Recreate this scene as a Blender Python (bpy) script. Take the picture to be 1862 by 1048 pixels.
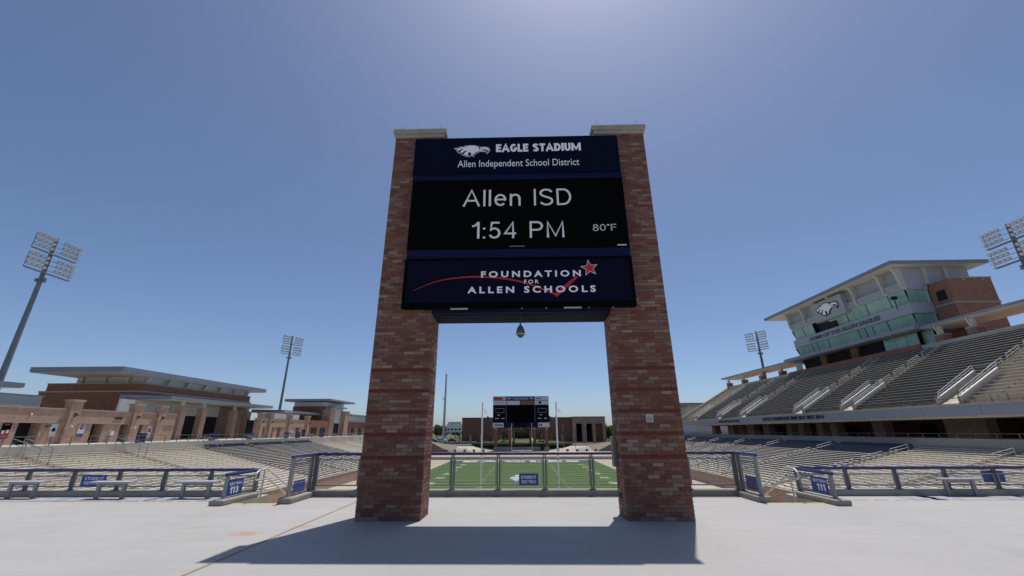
import bpy, math, random
from mathutils import Vector, Matrix

random.seed(7)
for o in list(bpy.data.objects):
    bpy.data.objects.remove(o)
scene = bpy.context.scene
COL = scene.collection

# ------------------------------------------------------------------ camera
F = 740.0
cam_data = bpy.data.cameras.new('camera')
cam_data.sensor_width = 36.0
cam_data.lens = 36.0 * F / 1862.0
cam_data.clip_start = 0.1
cam_data.clip_end = 6000
cam = bpy.data.objects.new('camera', cam_data)
COL.objects.link(cam)
pitch = math.atan(260 / 740.0); yaw = math.radians(1.31); roll = -0.005
fw = Vector((-math.sin(yaw) * math.cos(pitch), math.cos(yaw) * math.cos(pitch), math.sin(pitch)))
rt = Vector((math.cos(yaw), math.sin(yaw), 0)); up = rt.cross(fw)
r2 = rt * math.cos(roll) + up * math.sin(roll); u2 = up * math.cos(roll) - rt * math.sin(roll)
cam.matrix_world = Matrix(((r2.x, u2.x, -fw.x, 0), (r2.y, u2.y, -fw.y, 0), (r2.z, u2.z, -fw.z, 1.7), (0, 0, 0, 1)))
scene.camera = cam

# ------------------------------------------------------------------ sky, sun, exposure
SUN_EL = math.radians(73.3); SUN_AZ = math.radians(21.5)      # azimuth clockwise from +Y
world = bpy.data.worlds.new('World'); scene.world = world; world.use_nodes = True
wn = world.node_tree.nodes; wl = world.node_tree.links
bg = wn['Background']; bg.inputs['Strength'].default_value = 0.138
sky = wn.new('ShaderNodeTexSky'); sky.sky_type = 'NISHITA'; sky.sun_disc = False
sky.sun_elevation = SUN_EL; sky.sun_rotation = SUN_AZ
sky.altitude = 0; sky.air_density = 0.7; sky.dust_density = 1.1; sky.ozone_density = 5.0
wl.new(sky.outputs[0], bg.inputs[0])
sd = bpy.data.lights.new('sun', 'SUN'); sd.energy = 5.0; sd.angle = math.radians(0.53); sd.color = (1.0, 0.96, 0.9)
sun = bpy.data.objects.new('sun', sd); COL.objects.link(sun)
sun_dir = Vector((math.sin(SUN_AZ) * math.cos(SUN_EL), math.cos(SUN_AZ) * math.cos(SUN_EL), math.sin(SUN_EL)))
sun.rotation_euler = sun_dir.to_track_quat('Z', 'Y').to_euler()
sun.location = sun_dir * 60
scene.view_settings.view_transform = 'Standard'; scene.view_settings.look = 'None'
scene.view_settings.gamma = 1.0; scene.view_settings.use_curve_mapping = False
scene.view_settings.exposure = -0.25

# ------------------------------------------------------------------ materials
def mat(name, base, rough=0.7, metal=0.0, var=0.12, scale=3.0, bump=0.0, bscale=30.0, emit=None, spec=0.5, var2=0.0, scale2=0.3):
    m = bpy.data.materials.new(name); m.use_nodes = True
    n = m.node_tree.nodes; l = m.node_tree.links; b = n['Principled BSDF']
    b.inputs['Roughness'].default_value = rough; b.inputs['Metallic'].default_value = metal
    b.inputs['Specular IOR Level'].default_value = spec
    b.inputs['Base Color'].default_value = (*base, 1)
    tc = n.new('ShaderNodeTexCoord')
    if var > 0:
        nz = n.new('ShaderNodeTexNoise'); nz.inputs['Scale'].default_value = scale; nz.inputs['Detail'].default_value = 6
        nz.inputs['Roughness'].default_value = 0.65
        l.new(tc.outputs['Object'], nz.inputs['Vector'])
        mr = n.new('ShaderNodeMapRange'); mr.inputs['From Min'].default_value = 0.3; mr.inputs['From Max'].default_value = 0.7
        mr.inputs['To Min'].default_value = 1 - var; mr.inputs['To Max'].default_value = 1 + var
        l.new(nz.outputs['Fac'], mr.inputs['Value'])
        v = mr.outputs[0]
        if var2 > 0:
            n2 = n.new('ShaderNodeTexNoise'); n2.inputs['Scale'].default_value = scale2; n2.inputs['Detail'].default_value = 3
            l.new(tc.outputs['Object'], n2.inputs['Vector'])
            m2 = n.new('ShaderNodeMapRange'); m2.inputs['From Min'].default_value = 0.3; m2.inputs['From Max'].default_value = 0.7
            m2.inputs['To Min'].default_value = 1 - var2; m2.inputs['To Max'].default_value = 1 + var2
            l.new(n2.outputs['Fac'], m2.inputs['Value'])
            mm = n.new('ShaderNodeMath'); mm.operation = 'MULTIPLY'; l.new(v, mm.inputs[0]); l.new(m2.outputs[0], mm.inputs[1]); v = mm.outputs[0]
        vm = n.new('ShaderNodeVectorMath'); vm.operation = 'SCALE'; vm.inputs[0].default_value = base
        l.new(v, vm.inputs['Scale']); l.new(vm.outputs[0], b.inputs['Base Color'])
    if bump > 0:
        nb = n.new('ShaderNodeTexNoise'); nb.inputs['Scale'].default_value = bscale; nb.inputs['Detail'].default_value = 5
        l.new(tc.outputs['Object'], nb.inputs['Vector'])
        bp = n.new('ShaderNodeBump'); bp.inputs['Strength'].default_value = bump; bp.inputs['Distance'].default_value = 0.01
        l.new(nb.outputs['Fac'], bp.inputs['Height']); l.new(bp.outputs[0], b.inputs['Normal'])
    if emit:
        b.inputs['Emission Color'].default_value = (*emit[:3], 1); b.inputs['Emission Strength'].default_value = emit[3]
    return m

BRICK_TONES = [(0.0, (0.165, 0.060, 0.038)), (0.16, (0.195, 0.074, 0.046)), (0.36, (0.215, 0.094, 0.062)), (0.56, (0.228, 0.118, 0.082)),
               (0.74, (0.200, 0.116, 0.084)), (0.85, (0.268, 0.170, 0.122)), (1.0, (0.31, 0.215, 0.160))]
def brick_unit_mat(name, per_object):
    m = bpy.data.materials.new(name); m.use_nodes = True
    n = m.node_tree.nodes; l = m.node_tree.links; b = n['Principled BSDF']; b.inputs['Roughness'].default_value = 0.88
    if per_object:
        src = n.new('ShaderNodeObjectInfo').outputs['Random']
    else:
        a = n.new('ShaderNodeAttribute'); a.attribute_name = 'tone'; src = a.outputs['Fac']
    cr = n.new('ShaderNodeValToRGB'); cr.color_ramp.interpolation = 'CONSTANT'
    e = cr.color_ramp.elements
    e[0].position = 0; e[0].color = (*BRICK_TONES[0][1], 1)
    e[1].position = BRICK_TONES[1][0]; e[1].color = (*BRICK_TONES[1][1], 1)
    for p, c in BRICK_TONES[2:-1]:
        x = e.new(p); x.color = (*c, 1)
    x = e.new(0.965); x.color = (*BRICK_TONES[-1][1], 1)
    l.new(src, cr.inputs[0])
    tc = n.new('ShaderNodeTexCoord'); geo = n.new('ShaderNodeNewGeometry')
    nz = n.new('ShaderNodeTexNoise'); nz.inputs['Scale'].default_value = 22; nz.inputs['Detail'].default_value = 6
    l.new(geo.outputs['Position'], nz.inputs['Vector'])
    mr = n.new('ShaderNodeMapRange'); mr.inputs['To Min'].default_value = 0.65; mr.inputs['To Max'].default_value = 1.35
    l.new(nz.outputs['Fac'], mr.inputs['Value'])
    vm = n.new('ShaderNodeVectorMath'); vm.operation = 'SCALE'; l.new(cr.outputs[0], vm.inputs[0]); l.new(mr.outputs[0], vm.inputs['Scale'])
    l.new(vm.outputs[0], b.inputs['Base Color'])
    bp = n.new('ShaderNodeBump'); bp.inputs['Strength'].default_value = 0.5; bp.inputs['Distance'].default_value = 0.006
    l.new(nz.outputs['Fac'], bp.inputs['Height']); l.new(bp.outputs[0], b.inputs['Normal'])
    return m

def brick_wall_mat(name, c1, c2, mortar, sx=0.36, sz=0.12):
    m = bpy.data.materials.new(name); m.use_nodes = True
    n = m.node_tree.nodes; l = m.node_tree.links; b = n['Principled BSDF']; b.inputs['Roughness'].default_value = 0.9
    geo = n.new('ShaderNodeNewGeometry'); sp = n.new('ShaderNodeSeparateXYZ'); l.new(geo.outputs['Position'], sp.inputs[0])
    ad = n.new('ShaderNodeMath'); l.new(sp.outputs[0], ad.inputs[0]); l.new(sp.outputs[1], ad.inputs[1])
    cb = n.new('ShaderNodeCombineXYZ'); l.new(ad.outputs[0], cb.inputs[0]); l.new(sp.outputs[2], cb.inputs[1])
    br = n.new('ShaderNodeTexBrick'); br.inputs['Color1'].default_value = (*c1, 1); br.inputs['Color2'].default_value = (*c2, 1)
    br.inputs['Mortar'].default_value = (*mortar, 1); br.inputs['Scale'].default_value = 1.0
    br.inputs['Brick Width'].default_value = sx; br.inputs['Row Height'].default_value = sz; br.inputs['Mortar Size'].default_value = 0.012
    l.new(cb.outputs[0], br.inputs['Vector'])
    nz = n.new('ShaderNodeTexNoise'); nz.inputs['Scale'].default_value = 0.9; nz.inputs['Detail'].default_value = 8
    nz.inputs['Roughness'].default_value = 0.75
    l.new(geo.outputs['Position'], nz.inputs['Vector'])
    mr = n.new('ShaderNodeMapRange'); mr.inputs['From Min'].default_value = 0.3; mr.inputs['From Max'].default_value = 0.7
    mr.inputs['To Min'].default_value = 0.78; mr.inputs['To Max'].default_value = 1.22
    l.new(nz.outputs['Fac'], mr.inputs['Value'])
    vm = n.new('ShaderNodeVectorMath'); vm.operation = 'SCALE'; l.new(br.outputs[0], vm.inputs[0]); l.new(mr.outputs[0], vm.inputs['Scale'])
    l.new(vm.outputs[0], b.inputs['Base Color'])
    return m

def deck_mat():
    m = bpy.data.materials.new('deck_concrete'); m.use_nodes = True
    n = m.node_tree.nodes; l = m.node_tree.links; b = n['Principled BSDF']; b.inputs['Roughness'].default_value = 0.8
    geo = n.new('ShaderNodeNewGeometry')
    def noise(s, d, r=0.6, stretch=None):
        z = n.new('ShaderNodeTexNoise'); z.inputs['Scale'].default_value = s; z.inputs['Detail'].default_value = d; z.inputs['Roughness'].default_value = r
        if stretch:
            mp = n.new('ShaderNodeMapping'); mp.inputs['Scale'].default_value = stretch; l.new(geo.outputs['Position'], mp.inputs[0]); l.new(mp.outputs[0], z.inputs['Vector'])
        else:
            l.new(geo.outputs['Position'], z.inputs['Vector'])
        return z.outputs['Fac']
    def rng(v, a, b_, c, d):
        r = n.new('ShaderNodeMapRange'); r.inputs['From Min'].default_value = a; r.inputs['From Max'].default_value = b_
        r.inputs['To Min'].default_value = c; r.inputs['To Max'].default_value = d; l.new(v, r.inputs['Value']); return r.outputs[0]
    def mul(a, b_):
        x = n.new('ShaderNodeMath'); x.operation = 'MULTIPLY'; l.new(a, x.inputs[0]); l.new(b_, x.inputs[1]); return x.outputs[0]
    v = mul(mul(rng(noise(0.35, 5), 0.3, 0.7, 0.93, 1.05), rng(noise(1.5, 8, 0.7, (0.35, 1.6, 1)), 0.3, 0.7, 0.95, 1.05)), rng(noise(9, 6, 0.8), 0.3, 0.7, 0.97, 1.03))
    v = mul(v, rng(noise(6.5, 3), 0.70, 0.76, 1.0, 0.80))
    v = mul(v, rng(noise(19, 2), 0.74, 0.79, 1.0, 0.70))
    v = mul(v, rng(noise(0.9, 9, 0.75, (1.3, 0.5, 1)), 0.56, 0.72, 1.0, 0.90))
    vo = n.new('ShaderNodeTexVoronoi'); vo.feature = 'DISTANCE_TO_EDGE'; vo.inputs['Scale'].default_value = 0.22
    wz = n.new('ShaderNodeTexNoise'); wz.inputs['Scale'].default_value = 2.5; wz.inputs['Detail'].default_value = 6; l.new(geo.outputs['Position'], wz.inputs['Vector'])
    wa = n.new('ShaderNodeVectorMath'); wa.operation = 'MULTIPLY_ADD'; l.new(wz.outputs['Color'], wa.inputs[0]); wa.inputs[1].default_value = (0.5, 0.5, 0); l.new(geo.outputs['Position'], wa.inputs[2])
    l.new(wa.outputs[0], vo.inputs['Vector'])
    v = mul(v, rng(vo.outputs['Distance'], 0.0, 0.0018, 0.86, 1.0))
    vm = n.new('ShaderNodeVectorMath'); vm.operation = 'SCALE'; vm.inputs[0].default_value = (0.352, 0.342, 0.330); l.new(v, vm.inputs['Scale'])
    col = vm.outputs[0]
    # rust coloured clay stains left of the pillar and faint ones elsewhere
    def stain(cx, cy, rx, ry, lo, hi, color, col):
        sb = n.new('ShaderNodeVectorMath'); sb.operation = 'SUBTRACT'; l.new(geo.outputs['Position'], sb.inputs[0]); sb.inputs[1].default_value = (cx, cy, 0)
        dv = n.new('ShaderNodeVectorMath'); dv.operation = 'DIVIDE'; l.new(sb.outputs[0], dv.inputs[0]); dv.inputs[1].default_value = (rx, ry, 1)
        ln = n.new('ShaderNodeVectorMath'); ln.operation = 'LENGTH'; l.new(dv.outputs[0], ln.inputs[0])
        fall = rng(ln.outputs['Value'], 0.1, 1.0, 1.0, 0.0)
        nn = noise(7, 7, 0.7, (0.8, 1.6, 1))
        k = rng(mul(nn, fall), lo, hi, 0.0, 0.75)
        mx = n.new('ShaderNodeMix'); mx.data_type = 'RGBA'; l.new(k, mx.inputs[0]); l.new(col, mx.inputs[6]); mx.inputs[7].default_value = (*color, 1)
        return mx.outputs[2]
    col = stain(-4.95, 8.15, 0.75, 0.55, 0.33, 0.46, (0.40, 0.20, 0.11), col)
    col = stain(-4.2, 8.7, 0.9, 0.6, 0.40, 0.50, (0.38, 0.24, 0.16), col)
    col = stain(-4.4, 10.9, 1.2, 0.5, 0.40, 0.55, (0.38, 0.27, 0.19), col)
    col = stain(-6.9, 9.6, 1.6, 0.7, 0.42, 0.60, (0.37, 0.31, 0.25), col)
    col = stain(-6.2, 8.6, 0.9, 0.4, 0.42, 0.56, (0.37, 0.26, 0.18), col)
    l.new(col, b.inputs['Base Color'])
    bp = n.new('ShaderNodeBump'); bp.inputs['Strength'].default_value = 0.25; bp.inputs['Distance'].default_value = 0.004
    l.new(noise(60, 5), bp.inputs['Height']); l.new(bp.outputs[0], b.inputs['Normal'])
    return m

def led_mat(name, color, pitch_m):
    m = bpy.data.materials.new(name); m.use_nodes = True
    n = m.node_tree.nodes; l = m.node_tree.links; b = n['Principled BSDF']; b.inputs['Roughness'].default_value = 0.6
    b.inputs['Base Color'].default_value = (0.02, 0.02, 0.02, 1)
    geo = n.new('ShaderNodeNewGeometry'); sp = n.new('ShaderNodeSeparateXYZ'); l.new(geo.outputs['Position'], sp.inputs[0])
    outs = []
    for k in (0, 2):
        d = n.new('ShaderNodeMath'); d.operation = 'DIVIDE'; l.new(sp.outputs[k], d.inputs[0]); d.inputs[1].default_value = pitch_m
        f = n.new('ShaderNodeMath'); f.operation = 'FRACT'; l.new(d.outputs[0], f.inputs[0])
        s = n.new('ShaderNodeMath'); s.operation = 'SUBTRACT'; l.new(f.outputs[0], s.inputs[0]); s.inputs[1].default_value = 0.5
        a = n.new('ShaderNodeMath'); a.operation = 'ABSOLUTE'; l.new(s.outputs[0], a.inputs[0])
        g = n.new('ShaderNodeMath'); g.operation = 'LESS_THAN'; l.new(a.outputs[0], g.inputs[0]); g.inputs[1].default_value = 0.36
        outs.append(g.outputs[0])
    mu = n.new('ShaderNodeMath'); mu.operation = 'MULTIPLY'; l.new(outs[0], mu.inputs[0]); l.new(outs[1], mu.inputs[1])
    mr = n.new('ShaderNodeMapRange'); mr.inputs['To Min'].default_value = 0.12; mr.inputs['To Max'].default_value = 0.72
    l.new(mu.outputs[0], mr.inputs['Value'])
    b.inputs['Emission Color'].default_value = (*color, 1); l.new(mr.outputs[0], b.inputs['Emission Strength'])
    return m

def turf_mat():
    m = bpy.data.materials.new('turf'); m.use_nodes = True
    n = m.node_tree.nodes; l = m.node_tree.links; b = n['Principled BSDF']; b.inputs['Roughness'].default_value = 0.9
    b.inputs['Specular IOR Level'].default_value = 0.15
    geo = n.new('ShaderNodeNewGeometry'); sp = n.new('ShaderNodeSeparateXYZ'); l.new(geo.outputs['Position'], sp.inputs[0])
    a = n.new('ShaderNodeMath'); a.operation = 'SUBTRACT'; l.new(sp.outputs[1], a.inputs[0]); a.inputs[1].default_value = 50.1
    d = n.new('ShaderNodeMath'); d.operation = 'DIVIDE'; l.new(a.outputs[0], d.inputs[0]); d.inputs[1].default_value = 9.144
    f = n.new('ShaderNodeMath'); f.operation = 'FRACT'; l.new(d.outputs[0], f.inputs[0])
    g = n.new('ShaderNodeMath'); g.operation = 'GREATER_THAN'; l.new(f.outputs[0], g.inputs[0]); g.inputs[1].default_value = 0.5
    mx = n.new('ShaderNodeMix'); mx.data_type = 'RGBA'; l.new(g.outputs[0], mx.inputs[0])
    mx.inputs[6].default_value = (0.060, 0.105, 0.022, 1); mx.inputs[7].default_value = (0.068, 0.116, 0.026, 1)
    nz = n.new('ShaderNodeTexNoise'); nz.inputs['Scale'].default_value = 0.8; nz.inputs['Detail'].default_value = 8; l.new(geo.outputs['Position'], nz.inputs['Vector'])
    mr = n.new('ShaderNodeMapRange'); mr.inputs['To Min'].default_value = 0.8; mr.inputs['To Max'].default_value = 1.2; l.new(nz.outputs['Fac'], mr.inputs['Value'])
    vm = n.new('ShaderNodeVectorMath'); vm.operation = 'SCALE'; l.new(mx.outputs[2], vm.inputs[0]); l.new(mr.outputs[0], vm.inputs['Scale'])
    l.new(vm.outputs[0], b.inputs['Base Color'])
    return m

M = {
 'deck': deck_mat(),
 'concrete': mat('stand_concrete', (0.43, 0.39, 0.315), 0.85, var=0.16, scale=1.2, var2=0.1, scale2=0.15),
 'curb': mat('curb_concrete', (0.27, 0.255, 0.225), 0.85, var=0.14, scale=4, bump=0.3),
 'tan': mat('tan_concrete', (0.40, 0.345, 0.26), 0.85, var=0.10, scale=0.5),
 'limestone': mat('limestone', (0.37, 0.33, 0.26), 0.8, var=0.16, scale=5, bump=0.3),
 'caststone': mat('pale_cast_stone', (0.38, 0.355, 0.305), 0.8, var=0.08, scale=1),
 'mortar': mat('mortar', (0.150, 0.115, 0.090), 0.95, var=0.2, scale=20),
 'brick_o': brick_unit_mat('brick_single', True),
 'brick_j': brick_unit_mat('brick_joined', False),
 'band': mat('red_band_brick', (0.150, 0.026, 0.015), 0.8, var=0.25, scale=14, bump=0.3),
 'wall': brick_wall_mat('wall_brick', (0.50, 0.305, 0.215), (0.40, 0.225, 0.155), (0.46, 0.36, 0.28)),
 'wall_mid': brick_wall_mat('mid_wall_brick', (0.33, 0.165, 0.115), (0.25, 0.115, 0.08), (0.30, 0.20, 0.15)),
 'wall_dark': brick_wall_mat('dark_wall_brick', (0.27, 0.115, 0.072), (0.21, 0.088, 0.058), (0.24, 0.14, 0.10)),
 'alum': mat('bench_aluminium', (0.76, 0.70, 0.60), 0.55, var=0.06, scale=2),
 'galv': mat('galvanised_steel', (0.27, 0.275, 0.28), 0.5, metal=0.35, var=0.12, scale=9),
 'rail_white': mat('bright_handrail', (0.60, 0.60, 0.60), 0.4, metal=0.2, var=0.04),
 'post': mat('dark_grey_post', (0.13, 0.135, 0.14), 0.5, metal=0.2, var=0.1, scale=8),
 'wire': mat('wire_mesh', (0.22, 0.225, 0.23), 0.5, metal=0.3, var=0.0),
 'navy': mat('navy_rail_paint', (0.020, 0.022, 0.115), 0.35, var=0.12, scale=6),
 'chair': mat('dark_seat_back', (0.016, 0.016, 0.021), 0.5, var=0.15, scale=2),
 'chairnavy': mat('navy_seat_back', (0.013, 0.016, 0.045), 0.5, var=0.15, scale=2),
 'symwhite': mat('faded_white_paint', (0.40, 0.41, 0.42), 0.85, var=0.2, scale=7),
 'signwhite': mat('white_sign_letter', (0.86, 0.86, 0.88), 0.5, var=0.0),
 'benchtop': mat('bench_top_grey', (0.42, 0.42, 0.44), 0.5, metal=0.1, var=0.08, scale=6),
 'bronze': mat('dark_bench', (0.10, 0.095, 0.085), 0.6, var=0.2, scale=2),
 'signblue': mat('sign_blue', (0.012, 0.055, 0.30), 0.4, var=0.06, scale=10),
 'signnavy': mat('sign_navy', (0.0016, 0.0024, 0.015), 0.6, var=0.1, scale=2, spec=0.12),
 'stripnavy': mat('sign_strip_navy', (0.005, 0.006, 0.042), 0.4, var=0.3, scale=1.5, spec=0.2),
 'black': mat('black_led_panel', (0.0012, 0.0012, 0.0012), 0.8, var=0.0, spec=0.08),
 'soffit_navy': mat('soffit_navy', (0.011, 0.011, 0.032), 0.8, spec=0.08, var=0.25, scale=1.2),
 'letter': mat('white_letter', (0.74, 0.74, 0.78), 0.6, var=0.03, emit=(0.75, 0.76, 0.85, 0.10)),
 'lettergrey': mat('grey_logo_outline', (0.5, 0.5, 0.55), 0.6, var=0.0, emit=(0.75, 0.76, 0.85, 0.06)),
 'print_white': mat('white_print', (0.62, 0.62, 0.64), 0.6, var=0.02),
 'red': mat('logo_red', (0.42, 0.014, 0.022), 0.5, var=0.05, emit=(0.6, 0.02, 0.03, 0.08)),
 'redprint': mat('red_print', (0.45, 0.03, 0.04), 0.6, var=0.05),
 'blueprint': mat('blue_print', (0.03, 0.05, 0.25), 0.6, var=0.05),
 'led': led_mat('led_letters', (0.72, 0.72, 0.86), 0.024),
 'ledsmall': led_mat('led_small_letters', (0.6, 0.6, 0.66), 0.024),
 'turf': turf_mat(),
 'paint': mat('white_field_paint', (0.38, 0.42, 0.34), 0.8, var=0.1, scale=3),
 'enzone': mat('blue_end_zone', (0.02, 0.04, 0.14), 0.9, var=0.1),
 'enletter': mat('end_zone_letter', (0.60, 0.55, 0.55), 0.9, var=0.1),
 'asphalt': mat('asphalt', (0.075, 0.075, 0.08), 0.9, var=0.15, scale=0.5),
 'grass': mat('dry_grass', (0.075, 0.082, 0.030), 0.95, var=0.3, scale=0.25, var2=0.3, scale2=0.02),
 'brown': mat('bare_brown_slope', (0.185, 0.15, 0.10), 0.95, var=0.2, scale=0.5),
 'leaf': mat('foliage', (0.045, 0.078, 0.020), 0.8, var=0.45, scale=0.8, spec=0.2),
 'shrub': mat('shrub_foliage', (0.030, 0.048, 0.018), 0.8, var=0.45, scale=1.5, spec=0.2),
 'bark': mat('bark', (0.12, 0.09, 0.06), 0.9),
 'roof': mat('grey_roof_fascia', (0.235, 0.26, 0.31), 0.55, metal=0.15, var=0.06, scale=0.5),
 'soffit': mat('pale_soffit', (0.56, 0.54, 0.50), 0.7, var=0.05, scale=0.4),
 'panel': mat('metal_wall_panel', (0.60, 0.61, 0.60), 0.6, metal=0.1, var=0.06, scale=0.4),
 'pbpanel': mat('press_box_panel', (0.38, 0.40, 0.44), 0.55, metal=0.1, var=0.06, scale=0.4),
 'pbfin': mat('press_box_fin', (0.52, 0.51, 0.50), 0.6, var=0.05, scale=0.4),
 'glass': mat('green_glass', (0.27, 0.46, 0.38), 0.15, var=0.10, scale=0.35, spec=0.8, var2=0.15, scale2=0.2),
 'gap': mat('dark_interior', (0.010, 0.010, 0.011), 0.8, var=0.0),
 'pole': mat('light_pole_steel', (0.19, 0.205, 0.215), 0.45, metal=0.4, var=0.1, scale=0.8),
 'lamp': mat('lamp_reflector', (0.62, 0.61, 0.60), 0.35, metal=0.3, var=0.05),
 'lampback': mat('lamp_housing', (0.30, 0.29, 0.27), 0.4, metal=0.5, var=0.05),
 'white': mat('white_paint', (0.78, 0.78, 0.76), 0.5, var=0.04),
 'trash': mat('trash_blue', (0.006, 0.018, 0.075), 0.5, var=0.1),
 'redline': mat('faded_red_line', (0.42, 0.15, 0.15), 0.8, var=0.2, scale=4),
 'symblue': mat('faded_blue_paint', (0.26, 0.285, 0.33), 0.85, var=0.25, scale=7),
 'joint': mat('tan_joint_sealant', (0.25, 0.185, 0.135), 0.8, var=0.2, scale=8),
 'groove': mat('groove_shadow_sealant', (0.33, 0.33, 0.33), 0.9, var=0.1),
 'yellow': mat('yellow_nosing', (0.62, 0.52, 0.18), 0.8, var=0.15),
 'tinted': mat('smoked_dome', (0.03, 0.032, 0.036), 0.08, var=0.0, spec=0.8),
 'camgrey': mat('camera_housing', (0.10, 0.105, 0.115), 0.35, var=0.05),
 'plate': mat('beige_plate', (0.46, 0.43, 0.36), 0.5, var=0.05),
 'greenbox': mat('grey_cabinet', (0.21, 0.225, 0.21), 0.4, metal=0.3, var=0.05),
 'carwhite': mat('white_car_paint', (0.7, 0.7, 0.7), 0.25, var=0.0),
 'cardark': mat('dark_car_paint', (0.03, 0.035, 0.05), 0.25, var=0.0),
 'carglass': mat('car_glass', (0.02, 0.022, 0.025), 0.1, var=0.0),
 'tyre': mat('tyre', (0.02, 0.02, 0.02), 0.9, var=0.0),
}

# ------------------------------------------------------------------ builders
ORG = {}
class MB:
    def __init__(s): s.v = []; s.f = []; s.m = []; s.mi = 0; s.tone = []; s.t = 0.0
    def add(s, vs, fs):
        b = len(s.v); s.v += [tuple(q) for q in vs]
        for f in fs: s.f.append(tuple(b + i for i in f)); s.m.append(s.mi); s.tone.append(s.t)
    def box(s, x0, x1, y0, y1, z0, z1):
        if x0 > x1: x0, x1 = x1, x0
        if y0 > y1: y0, y1 = y1, y0
        if z0 > z1: z0, z1 = z1, z0
        s.add([(x0,y0,z0),(x1,y0,z0),(x1,y1,z0),(x0,y1,z0),(x0,y0,z1),(x1,y0,z1),(x1,y1,z1),(x0,y1,z1)],
              [(0,3,2,1),(4,5,6,7),(0,1,5,4),(1,2,6,5),(2,3,7,6),(3,0,4,7)])
    def hexa(s, a, b):   # two matching loops
        n = len(a); s.add(list(a) + list(b), [tuple(reversed(range(n))), tuple(range(n, 2*n))] + [(i, (i+1) % n, n + (i+1) % n, n + i) for i in range(n)])
    def prism_y(s, prof, y0, y1):   # prof list of (x,z)
        s.hexa([(x, y0, z) for x, z in prof], [(x, y1, z) for x, z in prof])
    def prism_x(s, prof, x0, x1):   # prof list of (y,z)
        s.hexa([(x0, y, z) for y, z in prof], [(x1, y, z) for y, z in prof])
    def tube(s, p, q, r, n=8, r2=None):
        p = Vector(p); q = Vector(q); d = (q - p).normalized()
        a = d.orthogonal().normalized(); b = d.cross(a); r2 = r if r2 is None else r2
        A = [p + (a * math.cos(2*math.pi*i/n) + b * math.sin(2*math.pi*i/n)) * r for i in range(n)]
        B = [q + (a * math.cos(2*math.pi*i/n) + b * math.sin(2*math.pi*i/n)) * r2 for i in range(n)]
        s.hexa(A, B)
    def path(s, pts, r, n=8):
        for i in range(len(pts) - 1): s.tube(pts[i], pts[i+1], r, n)
        for p in pts[1:-1]: s.ball(p, r * 1.0)
    def ball(s, c, r, nu=8, nv=5, sz=1.0):
        vs = []; fs = []
        for j in range(nv + 1):
            t = math.pi * j / nv
            for i in range(nu):
                a = 2 * math.pi * i / nu; vs.append((c[0] + r*math.sin(t)*math.cos(a), c[1] + r*math.sin(t)*math.sin(a), c[2] + r*sz*math.cos(t)))
        for j in range(nv):
            for i in range(nu): fs.append((j*nu+i, (j+1)*nu+i, (j+1)*nu+(i+1) % nu, j*nu+(i+1) % nu))
        s.add(vs, fs)
    def lathe(s, c, prof, n=16):   # prof (r,z)
        vs = []; fs = []
        for r, z in prof:
            for i in range(n): a = 2*math.pi*i/n; vs.append((c[0]+r*math.cos(a), c[1]+r*math.sin(a), c[2]+z))
        for j in range(len(prof)-1):
            for i in range(n): fs.append((j*n+i, j*n+(i+1) % n, (j+1)*n+(i+1) % n, (j+1)*n+i))
        s.add(vs, fs)
    def mesh(s, name, mats, off=(0,0,0), smooth=False):
        me = bpy.data.meshes.new(name)
        me.from_pydata([(v[0]-off[0], v[1]-off[1], v[2]-off[2]) for v in s.v], [], s.f)
        for m in (mats if isinstance(mats, (list, tuple)) else [mats]): me.materials.append(M[m])
        me.polygons.foreach_set('material_index', s.m)
        if smooth: me.polygons.foreach_set('use_smooth', [True]*len(s.f))
        return me
    def build(s, name, mats, parent=None, smooth=False, org=None, bevel=0.0, tone=False):
        po = Vector((0,0,0)) if parent is None else ORG[parent.name]
        if org is None:
            if parent is None:
                xs = [v[0] for v in s.v]; ys = [v[1] for v in s.v]; zs = [v[2] for v in s.v]
                org = ((min(xs)+max(xs))/2, (min(ys)+max(ys))/2, min(zs))
            else: org = po
        org = Vector(org)
        me = s.mesh(name, mats, org, smooth)
        if tone:
            at = me.attributes.new('tone', 'FLOAT', 'FACE'); at.data.foreach_set('value', s.tone)
        o = bpy.data.objects.new(name, me); COL.objects.link(o)
        if parent is not None: o.parent = parent
        o.location = org - po; ORG[o.name] = org
        if bevel > 0:
            bm = o.modifiers.new('bevel', 'BEVEL'); bm.width = bevel; bm.segments = 2; bm.limit_method = 'ANGLE'
        return o

def thing(name, label, cat, loc, group=None, rz=0.0):
    o = bpy.data.objects.new(name, None); COL.objects.link(o); o.empty_display_size = 0.2
    o.location = loc; o.rotation_euler = (0, 0, rz); ORG[o.name] = Vector(loc)
    o['label'] = label; o['category'] = cat
    if group: o['group'] = group
    return o
def tag(o, label, cat, group=None):
    o['label'] = label; o['category'] = cat
    if group: o['group'] = group
    return o
def struct(o): o['kind'] = 'structure'; return o
def link_mesh(name, me, parent, loc, rot=None, scale=None):
    o = bpy.data.objects.new(name, me); COL.objects.link(o); o.parent = parent
    o.location = Vector(loc) - ORG[parent.name]; ORG[o.name] = Vector(loc)
    if rot is not None: o.rotation_euler = rot
    if scale is not None: o.scale = scale
    return o

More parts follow.
